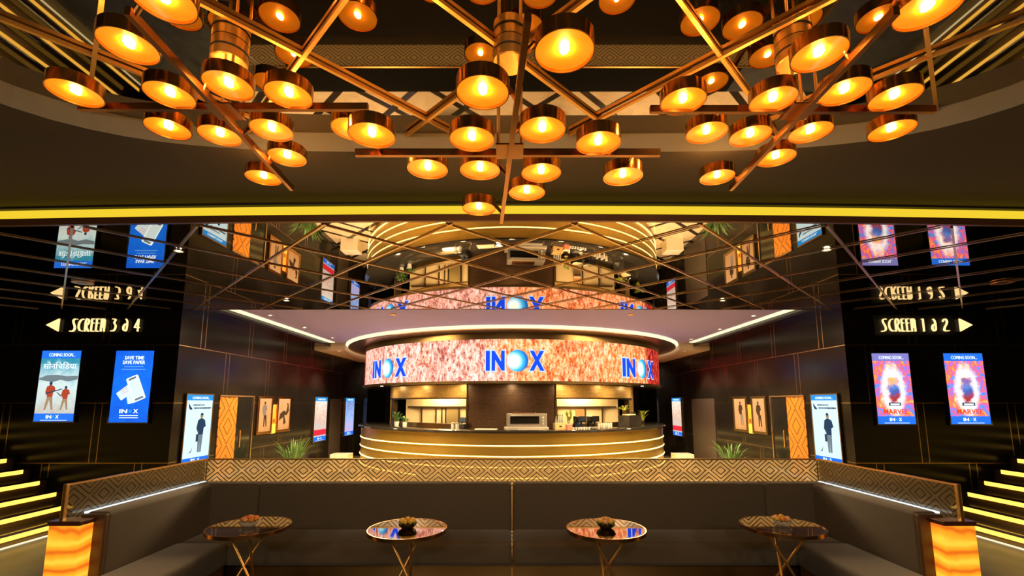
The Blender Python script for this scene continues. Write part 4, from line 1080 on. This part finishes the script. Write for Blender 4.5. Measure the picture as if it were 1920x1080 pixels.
# bottles
for i, px in enumerate((1042, 1046, 1050, 1054)):
    t, th = counter_thing('bottle', 'tall slim bottle standing behind the wooden crate on the bar', 'bottle', px, 3.45, 'bottles behind the wooden crate')
    MB().lathe([(0.001, 0), (0.022, 0), (0.022, 0.16), (0.009, 0.21), (0.009, 0.27), (0.001, 0.27)], 16).build('glass', pbr('bottle_grey_glass', (0.35, 0.36, 0.33), 0.1), t, smooth=True)
    MB().lathe([(0.001, 0.27), (0.011, 0.27), (0.011, 0.29), (0.001, 0.29)], 12).build('cap', black_matt, t)
# cups in a row
for i in range(7):
    px = 1074 + i*4.9
    t, th = counter_thing('cup', 'small white cup in the row along the right part of the bar', 'cup', px, 3.9, 'row of small white cups')
    MB().lathe([(0.001, 0), (0.016, 0), (0.024, 0.045), (0.021, 0.045), (0.014, 0.005), (0.001, 0.005)], 14).build('body', white_c, t, smooth=True)
    MB().lathe([(0.016, 0.0), (0.026, 0.004), (0.026, 0.007), (0.016, 0.003)], 14).build('saucer', white_c, t)
# coffee machine and grinders
for j, (px, lab) in enumerate(((1087, 'black coffee machine with chrome spouts on the bar below the right window'), (1112, 'second black coffee machine further right on the bar'))):
    t, th = counter_thing('coffee_machine', lab, 'coffee machine', px, 3.62, 'coffee machines on the bar')
    MB().box(-0.10, 0.10, -0.08, 0.12, 0.14, 0.26, 0.012).build('head', black_gloss, t)
    MB().box(-0.10, 0.10, 0.04, 0.12, 0.0, 0.14, 0.01).build('body', black_gloss, t)
    MB().box(-0.10, 0.10, -0.08, 0.04, 0.0, 0.03, 0.006).build('drip_tray', steel, t)
    for x in (-0.04, 0.04): MB().tube((x, -0.03, 0.14), (x, -0.03, 0.10), 0.010).build('spout', steel, t)
# glasses
for i in range(6):
    px = 1122 + i*4.5
    t, th = counter_thing('drinking_glass', 'clear upright tumbler in the cluster by the black display box on the bar', 'glass', px, 3.80 - 0.1*(i % 2), 'tumblers by the display box')
    MB().lathe([(0.001, 0), (0.024, 0), (0.030, 0.11), (0.027, 0.11), (0.022, 0.006), (0.001, 0.006)], 18).build('tumbler', pbr('tumbler_glass', (0.7, 0.66, 0.58), 0.06, alpha=0.5), t, smooth=True)
# marble display box
t, th = counter_thing('display_box', 'black marble display box with cream tray on top, right part of the bar', 'display box', 1180, 3.62)
MB().box(-0.30, 0.30, -0.14, 0.14, 0, 0.25, 0.006).build('body', pbr('black_marble', (0.03, 0.025, 0.02), 0.1, var=0.9, scale=6), t)
MB().box(-0.18, 0.10, -0.10, 0.10, 0.25, 0.28, 0.01).build('cream_tray', cream, t)
MB().lathe([(0.001, 0.25), (0.06, 0.25), (0.05, 0.31), (0.001, 0.33)], 20).build('black_pot', black_gloss, t).location = (0.20, 0, 0)
# plants on the bar
def leafy(name, label, px, r, z, h, n, lm, seed, pot=True, spread=0.14, group=None):
    p, th = at_bar(px, r); rnd = random.Random(seed); t = thing(name, label, 'plant', (p[0], p[1], z), 0, group)
    if pot: MB().lathe([(0.001, 0), (0.045, 0), (0.06, 0.10), (0.052, 0.10), (0.048, 0.085), (0.001, 0.085)], 22).build('pot', white_c, t, smooth=True)
    else: MB().lathe([(0.001, 0), (0.03, 0), (0.045, 0.06), (0.04, 0.06), (0.001, 0.055)], 20).build('pot', bronze, t, smooth=True)
    mb = MB()
    for i in range(n):
        a = rnd.random()*2*PI; rr = rnd.uniform(0.03, spread); hh = h*rnd.uniform(0.5, 1.0)
        base = Vector((0.02*math.cos(a), 0.02*math.sin(a), 0.07)); mid = Vector((rr*0.6*math.cos(a), rr*0.6*math.sin(a), hh*0.8)); tip = Vector((rr*math.cos(a), rr*math.sin(a), hh))
        mb.tube(base, mid, 0.002, 5); mb.blade(mid, tip + Vector((rr*0.3*math.cos(a), rr*0.3*math.sin(a), rnd.uniform(-0.03, 0.02))), 0.045, 0.015, 4)
    mb.build('foliage', lm, t); return t
leafy('potted_plant', 'leafy plant in a white pot at the left edge of the left serving window', 745, 3.45, CT, 0.34, 26, leaf, 11, group='potted plants on the bar')
leafy('potted_plant', 'small leafy plant in a white pot, right of the other in the left window', 760, 3.45, CT, 0.26, 18, leaf, 12, group='potted plants on the bar')
leafy('flower_arrangement', 'pale yellow leafy arrangement on the black display box', 1170, 3.60, CT+0.29, 0.20, 30, leaf2, 13, False, 0.16)
leafy('flower_arrangement', 'bright yellow-green leafy arrangement at the right end of the bar', 1211, 3.55, CT, 0.36, 34, leaf2, 14, False, 0.20)
leafy('flower_arrangement', 'yellow blossom arrangement left in the right serving window', 1066, 3.42, CT, 0.40, 30, leaf2, 15, False, 0.08)
